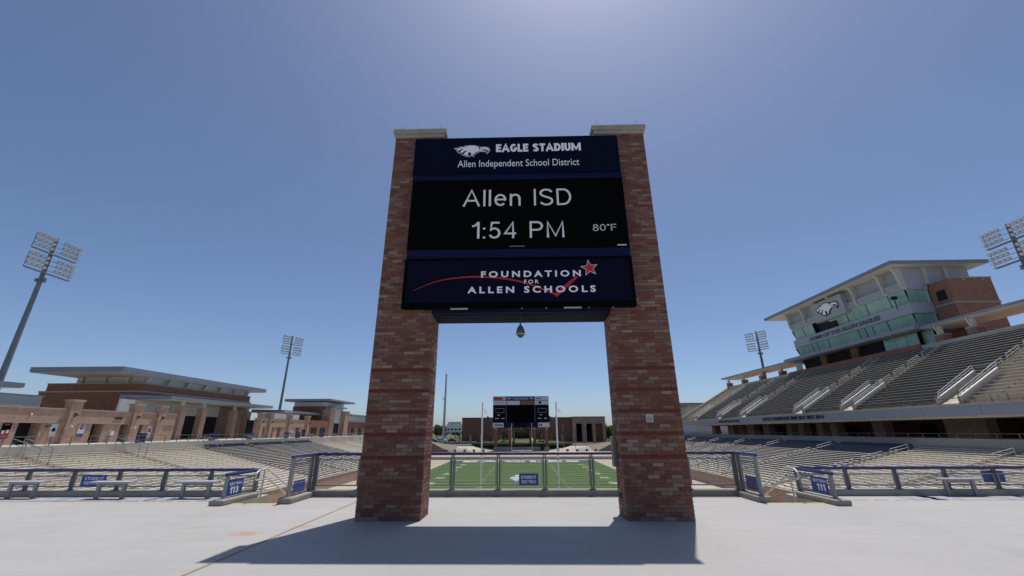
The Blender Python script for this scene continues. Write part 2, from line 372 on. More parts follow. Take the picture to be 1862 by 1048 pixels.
# text -> mesh, fitted to a box in a plane given by (origin, right, up)
def text(name, string, m, parent, right, upv, org, w, h, bold=0.0, spacing=1.0, depth=0.004, fit_glyphs=None, shear=0.0):
    """string is scaled so that it is w wide and its capital height (of glyph string fit_glyphs or itself) is h; org = lower left of cap box"""
    cu = bpy.data.curves.new('t', 'FONT'); cu.body = string; cu.offset = bold; cu.space_character = spacing; cu.resolution_u = 3; cu.shear = shear
    o = bpy.data.objects.new('t', cu); COL.objects.link(o)
    bpy.context.view_layer.update()
    me = bpy.data.meshes.new_from_object(o.evaluated_get(bpy.context.evaluated_depsgraph_get()))
    bpy.data.objects.remove(o)
    xs = [v.co.x for v in me.vertices]; x0, x1 = min(xs), max(xs)
    cap = 0.729 * 1.0
    sx = w / (x1 - x0); sz = h / (cap + 2 * bold)
    right = Vector(right).normalized(); upv = Vector(upv).normalized(); nrm = right.cross(upv)
    org = Vector(org); po = ORG[parent.name]
    vs = [org + right * ((v.co.x - x0) * sx) + upv * ((v.co.y + bold) * sz) + nrm * depth - org for v in me.vertices]
    fs = [tuple(p.vertices) for p in me.polygons]
    nm = bpy.data.meshes.new(name)
    nv = len(vs); back = [v - nrm * depth for v in vs]
    nm.from_pydata([tuple(v) for v in vs] + [tuple(v) for v in back], [], fs + [tuple(nv + i for i in reversed(f)) for f in fs])
    bpy.data.meshes.remove(me)
    nm.materials.append(M[m])
    ob = bpy.data.objects.new(name, nm); COL.objects.link(ob); ob.parent = parent; ob.location = org - po; ORG[ob.name] = org
    return ob


# plain grotesque lettering drawn with strokes (sign boards and LED board)
def arc(cx, cy, rx, ry, a0, a1, n=10): return [(cx+rx*math.cos(math.radians(a0+(a1-a0)*i/n)), cy+ry*math.sin(math.radians(a0+(a1-a0)*i/n))) for i in range(n+1)]
def stroke_glyph(c, w):
    h = w/2; t = 1-h; S = lambda *p: list(p)
    G_ = {
     'A': (0.78, [S((h*0.6,0),(0.39,1-h*0.4),(0.78-h*0.6,0)), S((0.17,0.34),(0.61,0.34))]),
     'l': (w, [S((h,0),(h,1))]), 'I': (w, [S((h,0),(h,1))]), '1': (0.36, [S((0.02,0.74),(0.17,0.80),(0.36-h,1)), S((0.36-h,0),(0.36-h,1))]),
     'e': (0.56, [S((h,0.38),(0.56-h,0.38))+arc(0.28,0.36,0.28-h,0.36-h,0,318,20)]),
     'n': (0.50, [S((h,0),(h,0.72)), S((h,0.46))+arc(0.25,0.44,0.25-h,0.28-h,165,0,10)+S((0.5-h,0))]),
     'S': (0.64, [arc(0.32,0.74,0.31-h,0.26-h,15,250,14)+S((0.40,0.47))+arc(0.32,0.26,0.32-h,0.27-h,60,-160,16)]),
     'D': (0.68, [S((h,h),(h,t),(0.30,t))+arc(0.30,0.5,0.38-h,0.5-h,90,-90,14)+S((h,h))]),
     ':': (w, [S((h,0),(h,w)), S((h,0.55),(h,0.55+w))]),
     '5': (0.54, [S((0.50,t),(0.14,t),(0.09,0.50))+arc(0.26,0.32,0.28-h,0.33-h,130,-155,16)]),
     '4': (0.56, [S((0.42,0),(0.42,1-h*0.7),(h*0.8,0.28),(0.56,0.28))]),
     'P': (0.62, [S((h,0),(h,t),(0.34,t))+arc(0.34,0.71,0.28-h,0.29-h,90,-90,10)+S((h,0.42+h))]),
     'M': (0.80, [S((h,0),(h,1-h*0.8),(0.40,0.10),(0.80-h,1-h*0.8),(0.80-h,0))]),
     '8': (0.54, [arc(0.27,0.74,0.23-h,0.26-h,0,360,16), arc(0.27,0.27,0.27-h,0.28-h,0,360,16)]),
     '0': (0.54, [arc(0.27,0.5,0.27-h,0.5-h,0,360,22)]), 'O': (0.72, [arc(0.36,0.5,0.36-h,0.5-h,0,360,24)]),
     '*': (0.24, [arc(0.12,0.88,0.12-h,0.12-h,0,360,12)]),
     'F': (0.52, [S((h,0),(h,t),(0.52,t)), S((h,0.5),(0.46,0.5))]),
     'T': (0.60, [S((0,t),(0.60,t)), S((0.30,0),(0.30,t))]), 'U': (0.64, [S((h,1),(h,0.34))+arc(0.32,0.34,0.32-h,0.34-h,180,360,12)+S((0.64-h,1))]),
     'E': (0.54, [S((0.54,h),(h,h),(h,t),(0.54,t)), S((h,0.51),(0.50,0.51))]),
     'N': (0.66, [S((h,0),(h,1-h*0.6),(0.66-h,h*0.6),(0.66-h,1))]),
     'C': (0.66, [arc(0.36,0.5,0.36-h,0.5-h,48,312,20)]),
     '3': (0.54, [arc(0.26,0.74,0.24-h,0.26-h,160,-80,12)+arc(0.26,0.28,0.28-h,0.28-h,80,-160,14)]),
     'G': (0.70, [arc(0.36,0.5,0.36-h,0.5-h,50,325,20)+S((0.70-h,0.44),(0.42,0.44))]), 'L': (0.50, [S((h,1),(h,h),(0.50,h))]),
     ' ': (0.30, [])}
    if w > 0.2 and c == 'M': return (0.98, [S((h,0),(h,1)), S((0.98-h,0),(0.98-h,1)), S((h,1-h*0.6),(0.49,0.22),(0.98-h,1-h*0.6))])
    if w > 0.2 and c in 'ESTLU': 
        g = G_[c]; return g
    return G_[c]
def stroke_text(name, string, m, parent, right, upv, org, W, H, w=0.13, gap=0.12, depth=0.004):
    right = Vector(right).normalized(); upv = Vector(upv).normalized(); nrm = right.cross(upv); org = Vector(org)
    total = sum(stroke_glyph(c, w)[0] for c in string) + gap*(len(string)-1); sx = W/total; sz = H
    b = MB(); x = 0.0
    for c in string:
        gw, lines = stroke_glyph(c, w)
        for li, P in enumerate(lines):
            P = [(p[0]+x, p[1]) for p in P]; P = [p for i, p in enumerate(P) if i == 0 or abs(p[0]-P[i-1][0])+abs(p[1]-P[i-1][1]) > 1e-4]; closed = (abs(P[0][0]-P[-1][0])+abs(P[0][1]-P[-1][1])) < 1e-4
            if closed: P = P[:-1]
            n = len(P); L_ = []; R_ = []
            for i in range(n):
                p = Vector(P[i]); a = Vector(P[i-1]) if (i > 0 or closed) else None; q = Vector(P[(i+1) % n]) if (i < n-1 or closed) else None
                d1 = (p-a).normalized() if a is not None else None; d2 = (q-p).normalized() if q is not None else None
                d1 = d1 if d1 is not None else d2; d2 = d2 if d2 is not None else d1
                t_ = (d1+d2); t_ = t_.normalized() if t_.length > 1e-5 else d1; nn = Vector((-t_.y, t_.x)); k = min(1.45, 1/max(0.3, nn.dot(Vector((-d1.y, d1.x)))))
                L_.append(p+nn*(w/2*k)); R_.append(p-nn*(w/2*k))
            dz = depth*(1+0.15*li)
            for i in range(n if closed else n-1):
                j = (i+1) % n; q = [R_[i], R_[j], L_[j], L_[i]]
                A = [org+right*(v.x*sx)+upv*(v.y*sz) for v in q]
                b.hexa(A, [v+nrm*dz for v in A])
        x += gw+gap
    o = b.build(name, m, parent)
    return o

def flat(name, pts, m, parent, right, upv, org, sc=1.0, depth=0.004, holes=None):
    """solid plate from a 2-D outline"""
    right = Vector(right).normalized(); upv = Vector(upv).normalized(); nrm = right.cross(upv); org = Vector(org)
    b = MB()
    for poly in pts:
        A = [org + right * (x*sc) + upv * (y*sc) for x, y in poly]; B = [p + nrm * depth for p in A]
        area = sum(poly[i][0]*poly[(i+1) % len(poly)][1] - poly[(i+1) % len(poly)][0]*poly[i][1] for i in range(len(poly)))
        if area < 0: A.reverse(); B.reverse()
        b.hexa(A, B)
    return b.build(name, m, parent)

# eagle head emblem drawn in units of its own width (0..1 right, y up)
def ez(pts): return [((x - 50) / 485.0, (245 - y) / 485.0) for x, y in pts]
E_OUT = ez([(48,190),(130,192),(108,171),(196,173),(183,157),(260,149),(330,151),(400,178),(440,177),(492,182),(525,203),(534,235),(520,265),(490,298),(483,290),(488,270),(468,264),(420,257),(382,264),(347,287),(327,311),(324,334),(285,324),(260,327),(262,340),(213,331),(163,306),(153,291),(123,276),(93,256),(98,242),(78,236),(83,223),(60,206)])
E_IN = ez([(60,194),(146,199),(124,177),(212,180),(200,163),(262,155),(328,157),(396,184),(440,184),(490,189),(518,208),(526,235),(514,260),(494,280),(495,264),(472,257),(420,249),(378,257),(340,281),(319,307),(316,325),(285,316),(250,319),(252,332),(216,324),(170,300),(160,285),(128,269),(106,252),(110,238),(90,231),(92,219),(72,206)])
E_WHITE = [ez([(64,196),(152,203),(132,181),(220,185),(208,168),(265,160),(325,162),(378,184),(386,206),(383,224),(420,236),(478,246),(488,256),(440,250),(385,249),(338,271),(308,302),(305,316),(276,310),(288,284),(262,262),(250,262),(240,282),(246,318),(214,314),(178,296),(205,262),(236,236),(196,240),(160,272),(134,262),(150,236),(192,208),(140,216),(112,240),(98,226),(110,212),(84,207)]),
           ez([(402,192),(440,190),(488,195),(512,212),(520,235),(506,256),(500,236),(470,220),(430,222),(398,228),(394,210)])]
def eagle(name, parent, right, upv, org, width, mats=('lettergrey','signnavy','letter'), depth=0.004):
    nrm = Vector(right).normalized().cross(Vector(upv).normalized()); org = Vector(org)
    a = flat(name, [E_OUT], mats[0], parent, right, upv, org, width, depth)
    flat('emblem_inner', [E_IN], mats[1], a, right, upv, org + nrm*depth*1.05, width, depth)
    flat('emblem_feathers', E_WHITE, mats[2], a, right, upv, org + nrm*depth*2.1, width, depth)
    return a

XR = (1,0,0); ZU = (0,0,1)

# ================================================================== SETTING: ground, bowl floor, deck
b = MB()
G = -3.9
b.box(-2500, 2500, 178, 4500, G-1, G); b.box(-2500, -106, -800, 178, G-1, G); b.box(106, 2500, -800, 178, G-1, G); b.box(-106, 106, -800, -40, G-1, G)
struct(b.build('ground', 'grass'))
b = MB(); b.box(-35.2, 35.2, 33.5, 162, -8.6, -7.81); struct(b.build('bowl_floor', 'tan'))
b = MB(); b.box(-24.4-0.3, 24.4-0.3, 41.0, 151.0, -7.81, -7.80); field = b.build('football_field', 'turf'); struct(field)
FX = -0.3
b = MB(); b.box(FX-24.4, FX+24.4, 141.5, 151.0, -7.80, -7.796); b.box(FX-24.4, FX+24.4, 41.0, 50.1, -7.80, -7.796); b.build('end_zone', 'enzone', field)
b = MB()
for k in range(21):
    y = 50.1 + 4.572*k; b.box(FX-24.2, FX+24.2, y-0.07, y+0.07, -7.8, -7.795)
for x in (FX-24.4, FX+24.4): b.box(x-0.18, x+0.18, 41, 151, -7.8, -7.792)
b.box(FX-24.2, FX+24.2, 40.9, 41.1, -7.8, -7.7945); b.box(FX-24.2, FX+24.2, 150.85, 151.1, -7.8, -7.7945)
b.build('yard_line', 'paint', field)
b = MB()
for k in range(1, 100):
    y = 50.1 + 0.9144*k
    if k % 5 == 0: continue
    for x in (FX-8.1, FX+8.1, FX-23.9, FX+23.3): b.box(x-0.05, x+0.65, y-0.05, y+0.05, -7.8, -7.794)
h = b.build('hash_mark', 'paint', field); h['kind'] = 'stuff'
for k in range(1, 10):
    y = 50.1 + 9.144*k; s = str(min(k, 10-k)*10)
    text('yard_number', s[0]+' 0', 'paint', field, (0,-1,0), (1,0,0), (FX-18.6, y+1.6, -7.7995), 3.2, 2.0, bold=0.05, depth=0.006)
    text('yard_number', s[0]+' 0', 'paint', field, (0,1,0), (-1,0,0), (FX+18.6, y-1.6, -7.7995), 3.2, 2.0, bold=0.05, depth=0.006)
text('end_zone_lettering', 'EAGLES', 'enletter', field, (1,0,0), (0,1,0), (FX-19.5, 143.2, -7.796), 38.5, 6.0, bold=0.05, spacing=1.25, depth=0.006)
eagle('midfield_eagle', field, (0,1,0), (-1,0,0), (-0.2, 88.5, -7.8), 15.0, mats=('blueprint','blueprint','paint'), depth=0.004)

# end wall and far terrace of the bowl
b = MB(); b.hexa([(-35.2,158,-7.81),(35.2,158,-7.81),(35.2,160,-7.2),(-35.2,160,-7.2)], [(-35.2,158,-7.0),(35.2,158,-7.0),(35.2,160,-6.0),(-35.2,160,-6.0)])
b.hexa([(-26,160,-8),(26,160,-8),(26,176,-8),(-26,176,-8)], [(-26,160,-5.9),(26,160,-5.9),(26,176,-4.0),(-26,176,-4.0)])
struct(b.build('far_end_walkway', 'tan'))
b = MB()
for s in (-1, 1):
    b.hexa([(s*26,160,-8),(s*58,160,-8),(s*58,178,-8),(s*26,178,-8)], [(s*26,160,-5.8),(s*36,160,-1.2),(s*50,178,-0.6),(s*26,178,-3.95)])
struct(b.build('far_end_slope', 'brown'))
b = MB(); b.box(-80, 80, 190, 204, G, G+0.012); b.box(-80, -22, 206, 222, G, G+0.6); struct(b.build('service_road', 'asphalt'))
b = MB(); b.box(-60, 60, 178.2, 189.9, G, G+0.008); struct(b.build('asphalt_apron', 'asphalt'))
b = MB(); b.lathe((-0.3, 186, G), [(20,0),(22,0.7),(12,1.9),(5,2.3),(0.2,2.35)], 32); struct(b.build('grass_mound', 'grass', smooth=True))

# side concourse slabs (retaining ground behind the stands)
b = MB(); b.box(-106, -57, -40, 178, -8.6, 0.28); struct(b.build('left_concourse', 'caststone'))
b = MB(); b.box(57, 106, -40, 178, -8.6, 0.0); struct(b.build('right_concourse', 'caststone'))
# main deck with the two stair openings
b = MB()
b.box(-57, 57, -40, 11.35, -0.4, 0.0)
for x0, x1 in ((-57,-7.62), (-5.98,5.98), (7.62,57)): b.box(x0, x1, 11.35, 12.9, -0.4, 0.0)
b.box(-57, 57, -40, -39, -8.6, -0.4)
deck = struct(b.build('concourse_deck', 'deck'))
b = MB(); b.box(-57, -35, -40, 13.0, -8.6, -0.41); b.box(35, 57, -40, 13.0, -8.6, -0.41); b.box(-35, 35, -39, 12.6, -8.6, -0.9); struct(b.build('deck_foundation', 'concrete'))
# deck joints and markings
b = MB(); b.box(-4.32, -4.27, -4, 12.4, 0.0, 0.004); b.build('expansion_joint', 'joint', deck)
b = MB(); b.box(-30, -11.0, 11.66, 11.72, 0, 0.004)
x = -10.9
while x < -7.9:
    b.box(x, x+0.34, 11.66, 11.72, 0, 0.004); x += 0.46
b.box(11.0, 30, 11.72, 11.78, 0, 0.004)
x = 7.9
while x < 10.8:
    b.box(x, x+0.34, 11.72, 11.78, 0, 0.004); x += 0.5
b.build('red_line', 'redline', deck)
def wheelchair(cx, cy):
    b = MB(); b.box(cx-0.42, cx+0.42, cy-0.3, cy+0.3, 0, 0.004); s_ = b.build('blue_square', 'symblue', deck)
    b = MB(); z = 0.0045
    n = 20; ring = []
    for i in range(15):
        a = math.radians(-200 + i*17.5); ring.append(a)
    for i in range(14):
        a0, a1 = ring[i], ring[i+1]; r0, r1 = 0.10, 0.145
        q = [(cx-0.02+math.cos(a)*r*1.3, cy-0.07+math.sin(a)*r) for a, r in ((a0,r0),(a1,r0),(a1,r1),(a0,r1))]
        b.hexa([(x,y,0.0041) for x,y in q], [(x,y,0.006) for x,y in q])
    b.box(cx-0.06, cx-0.01, cy-0.06, cy+0.15, 0.0041, 0.0062); b.box(cx-0.01, cx+0.14, cy-0.05, cy-0.01, 0.0041, 0.0062)
    b.box(cx+0.10, cx+0.15, cy-0.17, cy-0.052, 0.0041, 0.0062); b.box(cx-0.065, cx-0.005, cy+0.17, cy+0.22, 0.0041, 0.0062)
    b.box(cx-0.005, cx+0.10, cy+0.04, cy+0.075, 0.0041, 0.0062)
    b.build('white_symbol', 'symwhite', s_)
for cx in (-13.2+0.35, -12.15+0.1, -10.5+0.1, -9.75+0.1, -8.2, 10.35, 10.9, 12.75, 13.4, 14.3): wheelchair(cx, 12.08)

# ================================================================== bleacher stands
ALUM, CHAIR = 0, 1
BENCH = {}
def bench_mesh(L, kind, side, bh=0.13):
    """row bench running along +Y for length L, seat height .43, depth side (+1: stand rises towards +X)"""
    key = (round(L, 2), kind, side, bh)
    if key in BENCH: return BENCH[key]
    b = MB(); b.mi = 0
    b.box(-0.17, 0.17, 0.05, L-0.05, 0.40, 0.44)
    n = max(2, int(L/3.2)); b.mi = 1
    for i in range(n+1):
        y = 0.25 + (L-0.5)*i/n; b.box(-0.04, 0.04, y-0.012, y+0.012, 0.0, 0.398)
    if kind == CHAIR:
        b.mi = 2
        s = side
        b.prism_y([(s*0.15, 0.30), (s*0.18, 0.30), (s*0.25, 0.46+bh), (s*0.22, 0.46+bh)], 0.06, L-0.06)
        b.mi = 1
        for i in range(n*2+1):
            y = 0.25 + (L-0.5)*i/(n*2); b.box(s*0.20, s*0.16, y-0.02, y+0.02, 0.2, 0.31)
    me = b.mesh('row_bench', ['alum', 'galv', 'chair' if bh < 0.3 else 'chairnavy']); BENCH[key] = me
    return me

ORD = ['first','second','third','fourth','fifth','sixth','seventh','eighth','ninth','tenth','eleventh','twelfth']
def bleachers(side, x0, z0, run, rise, rows, edges, aw, kinds, where, base_z, group, skips=None, row_from=None):
    """side=+1 stand rises to +X starting at X=x0; -1 mirrored. edges: aisle centres between y-limits"""
    n = len(edges)-1
    for i in range(n):
        ya = edges[i] + (aw/2 if i > 0 else 0); yb = edges[i+1] - (aw/2 if i < n-1 else 0)
        lab = '%s %s section from the near end of the %s' % (ORD[i], 'navy seat-back bench' if kinds[i] == CHAIR else 'pale open bench', where)
        t = thing('bleacher_section', lab, 'bleachers', (side*x0, (ya+yb)/2, z0), group)
        b = MB()
        prof = [(side*x0, base_z)]
        for r in range(rows):
            prof += [(side*(x0+run*r), z0+rise*r), (side*(x0+run*(r+1)), z0+rise*r)]
        prof += [(side*(x0+run*rows), base_z)]
        if base_z > z0 - 3:   # slab following the rake
            prof = prof[1:-1] + [(side*(x0+run*rows), z0+rise*rows-1.4), (side*x0, z0-0.6)]
        if side < 0: prof.reverse()
        b.prism_y(prof, ya, yb); b.build('terrace', 'concrete', t)
        for r in range(rows):
            yy0, yy1 = ya, yb
            if skips:
                segs = skips(i, r, ya, yb)
            else: segs = [(ya, yb)]
            for s0, s1 in segs:
                tall = rise < 0.3 and ((side > 0 and r >= 19 and ya > 60) or (side < 0 and r >= 23 and kinds[i] == CHAIR))
                me = bench_mesh(s1-s0, CHAIR if tall else kinds[i], side, 0.36 if tall else (0.13 if rise < 0.3 else 0.19))
                link_mesh('row_bench', me, t, (side*(x0+run*r+run*0.62), s0, z0+rise*r))

def aisle(side, x0, z0, run, rise, rows, yc, aw, label, base_z, group, rail_rows, r0=0, lateral=0.0):
    t = thing('aisle_stair', label, 'stairs', (side*x0, yc, z0), group)
    b = MB(); prof = []
    for r in range(r0, rows):
        for h in range(2):
            x = x0+run*r+run*0.5*h; z = z0+rise*(r)+rise*0.5*h + 0.012
            prof += [(side*x, z), (side*(x+run*0.5), z)]
    if base_z > z0 - 3:
        prof = prof + [(side*(x0+run*rows), z0+rise*rows-1.4), (side*(x0+run*r0), z0+rise*r0-0.6)]
    else:
        prof = [(side*(x0+run*r0), base_z)] + prof + [(side*(x0+run*rows), base_z)]
    if side < 0: prof.reverse()
    b.prism_y(prof, yc-aw/2+0.004, yc+aw/2-0.004); b.build('steps', 'tan', t)
    for a, c in rail_rows:
        b = MB()
        xa = x0+run*a; xb = x0+run*c; za = z0+rise*a; zb = z0+rise*c
        b.path([(side*xa, yc, za), (side*xa, yc, za+0.9), (side*xb, yc, zb+0.9), (side*xb, yc, zb)], 0.04, 6)
        b.tube((side*xa, yc, za+0.5), (side*xb, yc, zb+0.5), 0.035, 6)
        b.build('handrail', 'rail_white', t)

RUN, RISE = 0.88, 0.205
L_AISLES = [25, 36.5, 48, 60.5, 76, 88.5, 102, 115, 129, 143]
kindsL = [0,0,0,0,0,1,1,1,0,0,0]
bleachers(-1, 35, -6.1, RUN, RISE, 25, [13]+L_AISLES+[158], 1.3, kindsL, 'left stand', -8.6, 'left lower stand bleacher sections')
R_AISLES = [51, 64.5, 80, 96, 110.5, 124.5, 141]
kindsR = [0,0,1,1,1,1,1,0]
bleachers(1, 35, -6.1, RUN, RISE, 25, [13, 25, 38]+R_AISLES+[158], 1.3, [0,0]+kindsR, 'right lower stand', -8.6, 'right lower stand bleacher sections')
rr = [(1,4),(5.5,9),(10.5,14),(15.5,19),(20.5,23.5)]
for i, y in enumerate(L_AISLES):
    aisle(-1, 35, -6.1, RUN, RISE, 25, y, 1.3, '%s aisle stair from the near end of the left stand' % ORD[i], -8.6, 'aisle stairs of the left stand', [])
for i, y in enumerate([25, 38]+R_AISLES):
    aisle(1, 35, -6.1, RUN, RISE, 25, y, 1.3, '%s aisle stair with white handrails from the near end of the right lower stand' % ORD[i], -8.6, 'aisle stairs of the right lower stand', rr)
# brick front walls of the stands with pale coping
for s, w in ((-1, 'left'), (1, 'right')):
    t = thing('field_wall', 'low brick wall with pale coping at the foot of the %s stand' % w, 'wall', (s*34.9, 85, -7.8))
    b = MB(); b.box(s*34.7, s*34.99, 34, 158, -8, -5.95); b.build('brickwork', 'wall', t)
    b = MB(); b.box(s*34.64, s*35.05, 34, 158, -5.95, -5.82); b.build('coping', 'caststone', t)
# parapet, kerb and concourse railing on the left
t = thing('concourse_parapet', 'pale concrete parapet wall above the top row of the left stand', 'wall', (-57, 85, -1))
b = MB(); ys = [13]+L_AISLES+[158]
for i in range(len(ys)-1): b.box(-57.25, -56.98, ys[i]+0.75, ys[i+1]-0.75, -1.2, 0.30)
b.build('wall_panel', 'caststone', t)
t = thing('concourse_parapet', 'dark parapet wall behind the top row of the right lower stand', 'wall', (57, 85, -1))
b = MB(); b.box(56.98, 57.25, 13, 158, -1.2, 0.5); b.build('wall_panel', 'curb', t)
t = thing('concourse_railing', 'dark steel railing along the edge of the left concourse', 'railing', (-57.1, 85, 0.28))
b = MB()
b.tube((-57.15, 20, 1.33), (-57.15, 158, 1.33), 0.035, 6); b.tube((-57.15, 20, 0.78), (-57.15, 158, 0.78), 0.02, 5); b.build('rail', 'post', t)
pm = MB(); pm.box(-0.04, 0.04, -0.04, 0.04, 0, 1.05); pmesh = pm.mesh('post', 'post')
y = 20.0
while y < 158: link_mesh('post', pmesh, t, (-57.15, y, 0.28)); y += 2.4
for i, y in enumerate(L_AISLES[1:]):
    t = thing('aisle_railing', 'pale sloping handrail pair at the head of the %s left stand aisle' % ORD[i+1], 'railing', (-56.5, y, -1.0), 'handrails at the heads of the left aisles')
    for d in (-0.62, 0.62):
        b = MB(); b.path([(-57.3, y+d, 0.0), (-57.3, y+d, 1.15), (-53.6, y+d, 0.15), (-53.6, y+d, -1.6)], 0.045, 6); b.tube((-57.3, y+d, 0.65), (-53.6, y+d, -0.35), 0.035, 6); b.build('handrail', 'galv', t)

# student section below the deck edge
rowsS = 24
def student(x0, x1, label):
    t = thing('bleacher_section', label, 'bleachers', ((x0+x1)/2, 13, -0.95), 'bleacher sections below the deck edge')
    prof = [(12.9, -8.6)]
    for r in range(rowsS): prof += [(12.9+0.86*r, -0.95-0.25*r), (12.9+0.86*(r+1), -0.95-0.25*r)]
    prof += [(12.9+0.86*rowsS, -8.6)]
    b = MB(); b.prism_x(prof, x0, x1); b.build('terrace', 'concrete', t)
    me = MB(); me.box(0.1, x1-x0-0.1, -0.14, 0.14, 0.40, 0.44)
    n = int((x1-x0)/2.4)
    for i in range(n+1): me.box(0.3+(x1-x0-0.7)*i/n, 0.36+(x1-x0-0.7)*i/n, -0.1, 0.1, 0, 0.398)
    me = me.mesh('row_bench', 'alum')
    for r in range(rowsS): link_mesh('row_bench', me, t, (x0, 12.9+0.86*r+0.36, -0.95-0.25*r))
student(-34.5, -7.55, 'open bench section stepping down from the deck edge left of the left stair')
student(-5.95, 5.95, 'open bench section stepping down between the two deck stairs')
student(7.55, 34.5, 'open bench section stepping down from the deck edge right of the right stair')

# ================================================================== right upper deck
UX, UZ, UR, UH, UN = 56.6, 4.75, 0.84, 0.480, 23
VOM = [(56.0,59.2), (74.0,77.2), (87.4,90.6), (109.7,112.9), (123.3,126.5), (140.5,143.7)]
UE = [30] + [ (a+c)/2 for a, c in VOM ] + [155]
def uskip(i, r, ya, yb):
    # rows beside a vomitory stop at its walls
    if r < 8:
        a = UE[i]+1.62 if i > 0 else ya; c = UE[i+1]-1.62 if i < len(UE)-2 else yb
        return [(a, c)]
    return [(ya, yb)]
bleachers(1, UX, UZ, UR, UH, UN, UE, 1.4, [0,1,1,1,1,1,0], 'right upper deck', UZ-1, 'upper deck bleacher sections', skips=uskip)
for i, (a, c) in enumerate(VOM):
    yc = (a+c)/2
    t = thing('vomitory', '%s sloping concrete walled stairway from the near end of the right upper deck' % ORD[i], 'stairway', (UX, yc, UZ), 'sloping walled stairways in the upper deck')
    def wall(y0, y1):
        b = MB(); x1 = UX+6.6
        b.prism_y([(UX+0.1, UZ-0.3), (x1, UZ+3.2), (x1, UZ+UH*8+0.75), (UX+0.5, UZ+0.95), (UX+0.1, UZ+0.95)], y0, y1)
        return b.build('side_wall', 'concrete', t)
    w1 = wall(a, a+0.22); w2 = wall(c-0.22, c)
    for w, yy in ((w1, a+0.11), (w2, c-0.11)):
        b = MB(); x1 = UX+6.6; zt = UZ+UH*8+0.75
        b.hexa([(UX+0.5, yy-0.14, UZ+0.955), (UX+0.5, yy+0.14, UZ+0.955), (x1, yy+0.14, zt+0.005), (x1, yy-0.14, zt+0.005)], [(UX+0.5, yy-0.14, UZ+1.03), (UX+0.5, yy+0.14, UZ+1.03), (x1, yy+0.14, zt+0.08), (x1, yy-0.14, zt+0.08)])
        b.build('coping', 'white', w)
        b = MB(); b.path([(UX+0.6, yy, UZ+1.0), (UX+0.6, yy, UZ+1.7), (x1-0.1, yy, zt+0.75), (x1-0.1, yy, zt)], 0.045, 6); b.tube((UX+0.6, yy, UZ+1.4), (x1-0.1, yy, zt+0.42), 0.035, 6)
        b.build('handrail', 'rail_white', w)
    b = MB(); b.hexa([(UX+0.3,a+0.22,UZ-0.5),(UX+0.3,c-0.22,UZ-0.5),(UX+6.5,c-0.22,UZ+2.6),(UX+6.5,a+0.22,UZ+2.6)], [(UX+0.3,a+0.22,UZ+0.1),(UX+0.3,c-0.22,UZ+0.1),(UX+6.5,c-0.22,UZ+3.4),(UX+6.5,a+0.22,UZ+3.4)])
    b.build('ramp_floor', 'concrete', t)
    b = MB(); b.path([(UX+0.15, a, UZ+0.2), (UX+0.15, a, UZ+1.15), (UX+0.15, c, UZ+1.15), (UX+0.15, c, UZ+0.2)], 0.04, 6); b.tube((UX+0.15, a, UZ+0.7), (UX+0.15, c, UZ+0.7), 0.03, 6); b.build('front_rail', 'post', t)
    b = MB(); b.box(UX+6.45, UX+6.6, a+0.22, c-0.22, UZ+2.4, UZ+UH*8+0.3); b.build('end_wall', 'concrete', t)
    b = MB(); b.path([(UX+6.7, a, UZ+4.3), (UX+6.7, a, UZ+5.2), (UX+6.7, c, UZ+5.2), (UX+6.7, c, UZ+4.3)], 0.04, 6); b.build('end_rail', 'post', t)
    aisle(1, UX, UZ, UR, UH, UN, yc, 1.4, '%s upper deck aisle stair above its walled stairway, from the near end' % ORD[i], UZ-1, 'upper deck aisle stairs', [(8.4,11),(12,14.6),(15.6,18.2),(19.2,21.8)], r0=8)
t = thing('upper_deck_fascia', 'long blue grey fascia beam along the front edge of the right upper deck', 'fascia', (UX, 92, 3.0))
b = MB()
y = 30.0
while y < 155:
    b.box(UX-0.35, UX-0.02, y+0.02, min(y+7.78, 155), 3.25, 4.55); y += 7.8
b.build('fascia_panel', 'roof', t)
b = MB(); b.box(UX-0.42, UX+0.3, 30, 155.2, 4.553, 4.70); b.build('cap', 'caststone', t)
b = MB(); b.box(UX-0.0, 76, 30, 155, 3.0, 3.25); b.build('deck_slab', 'concrete', t)
text('fascia_lettering', 'STATE CHAMPIONS 2008 2012 2013 2014', 'gap', t, (0,-1,0), ZU, (UX-0.36, 101.5, 3.62), 20.5, 0.72, bold=0.03, depth=0.08)
b = MB()
y = 124.0
for w in (5,3,1,4,2,5,1,3,4,2):    # lettering too far away to read: raised blocks
    b.box(UX-0.43, UX-0.352, y-w*0.25, y, 3.62, 4.15); y -= w*0.25+0.45
b.build('distant_lettering', 'gap', t)
t = thing('deck_front_railing', 'thin dark railing along the front edge of the right upper deck', 'railing', (UX, 92, 4.7))
for i in range(len(UE)-1):
    ya = UE[i]+(1.6 if i else 0); yb = UE[i+1]-1.6
    b = MB(); b.tube((UX+0.1, ya, 5.6), (UX+0.1, yb, 5.6), 0.03, 6); b.tube((UX+0.1, ya, 5.15), (UX+0.1, yb, 5.15), 0.02, 5)
    k = int((yb-ya)/1.8)
    for j in range(k+1): yy = ya+(yb-ya)*j/k; b.box(UX+0.07, UX+0.13, yy-0.03, yy+0.03, 4.7, 5.6)
    b.build('rail', 'post', t)
t = thing('end_parapet', 'sloping concrete parapet at the far end of the upper deck', 'wall', (66, 155.2, 4.7))
b = MB(); b.prism_y([(UX, UZ-0.7), (76.2, UZ+UH*UN-1.5), (76.2, UZ+UH*UN+0.9), (UX, UZ+0.9)], 155.0, 155.4); b.build('wall_panel', 'caststone', t)
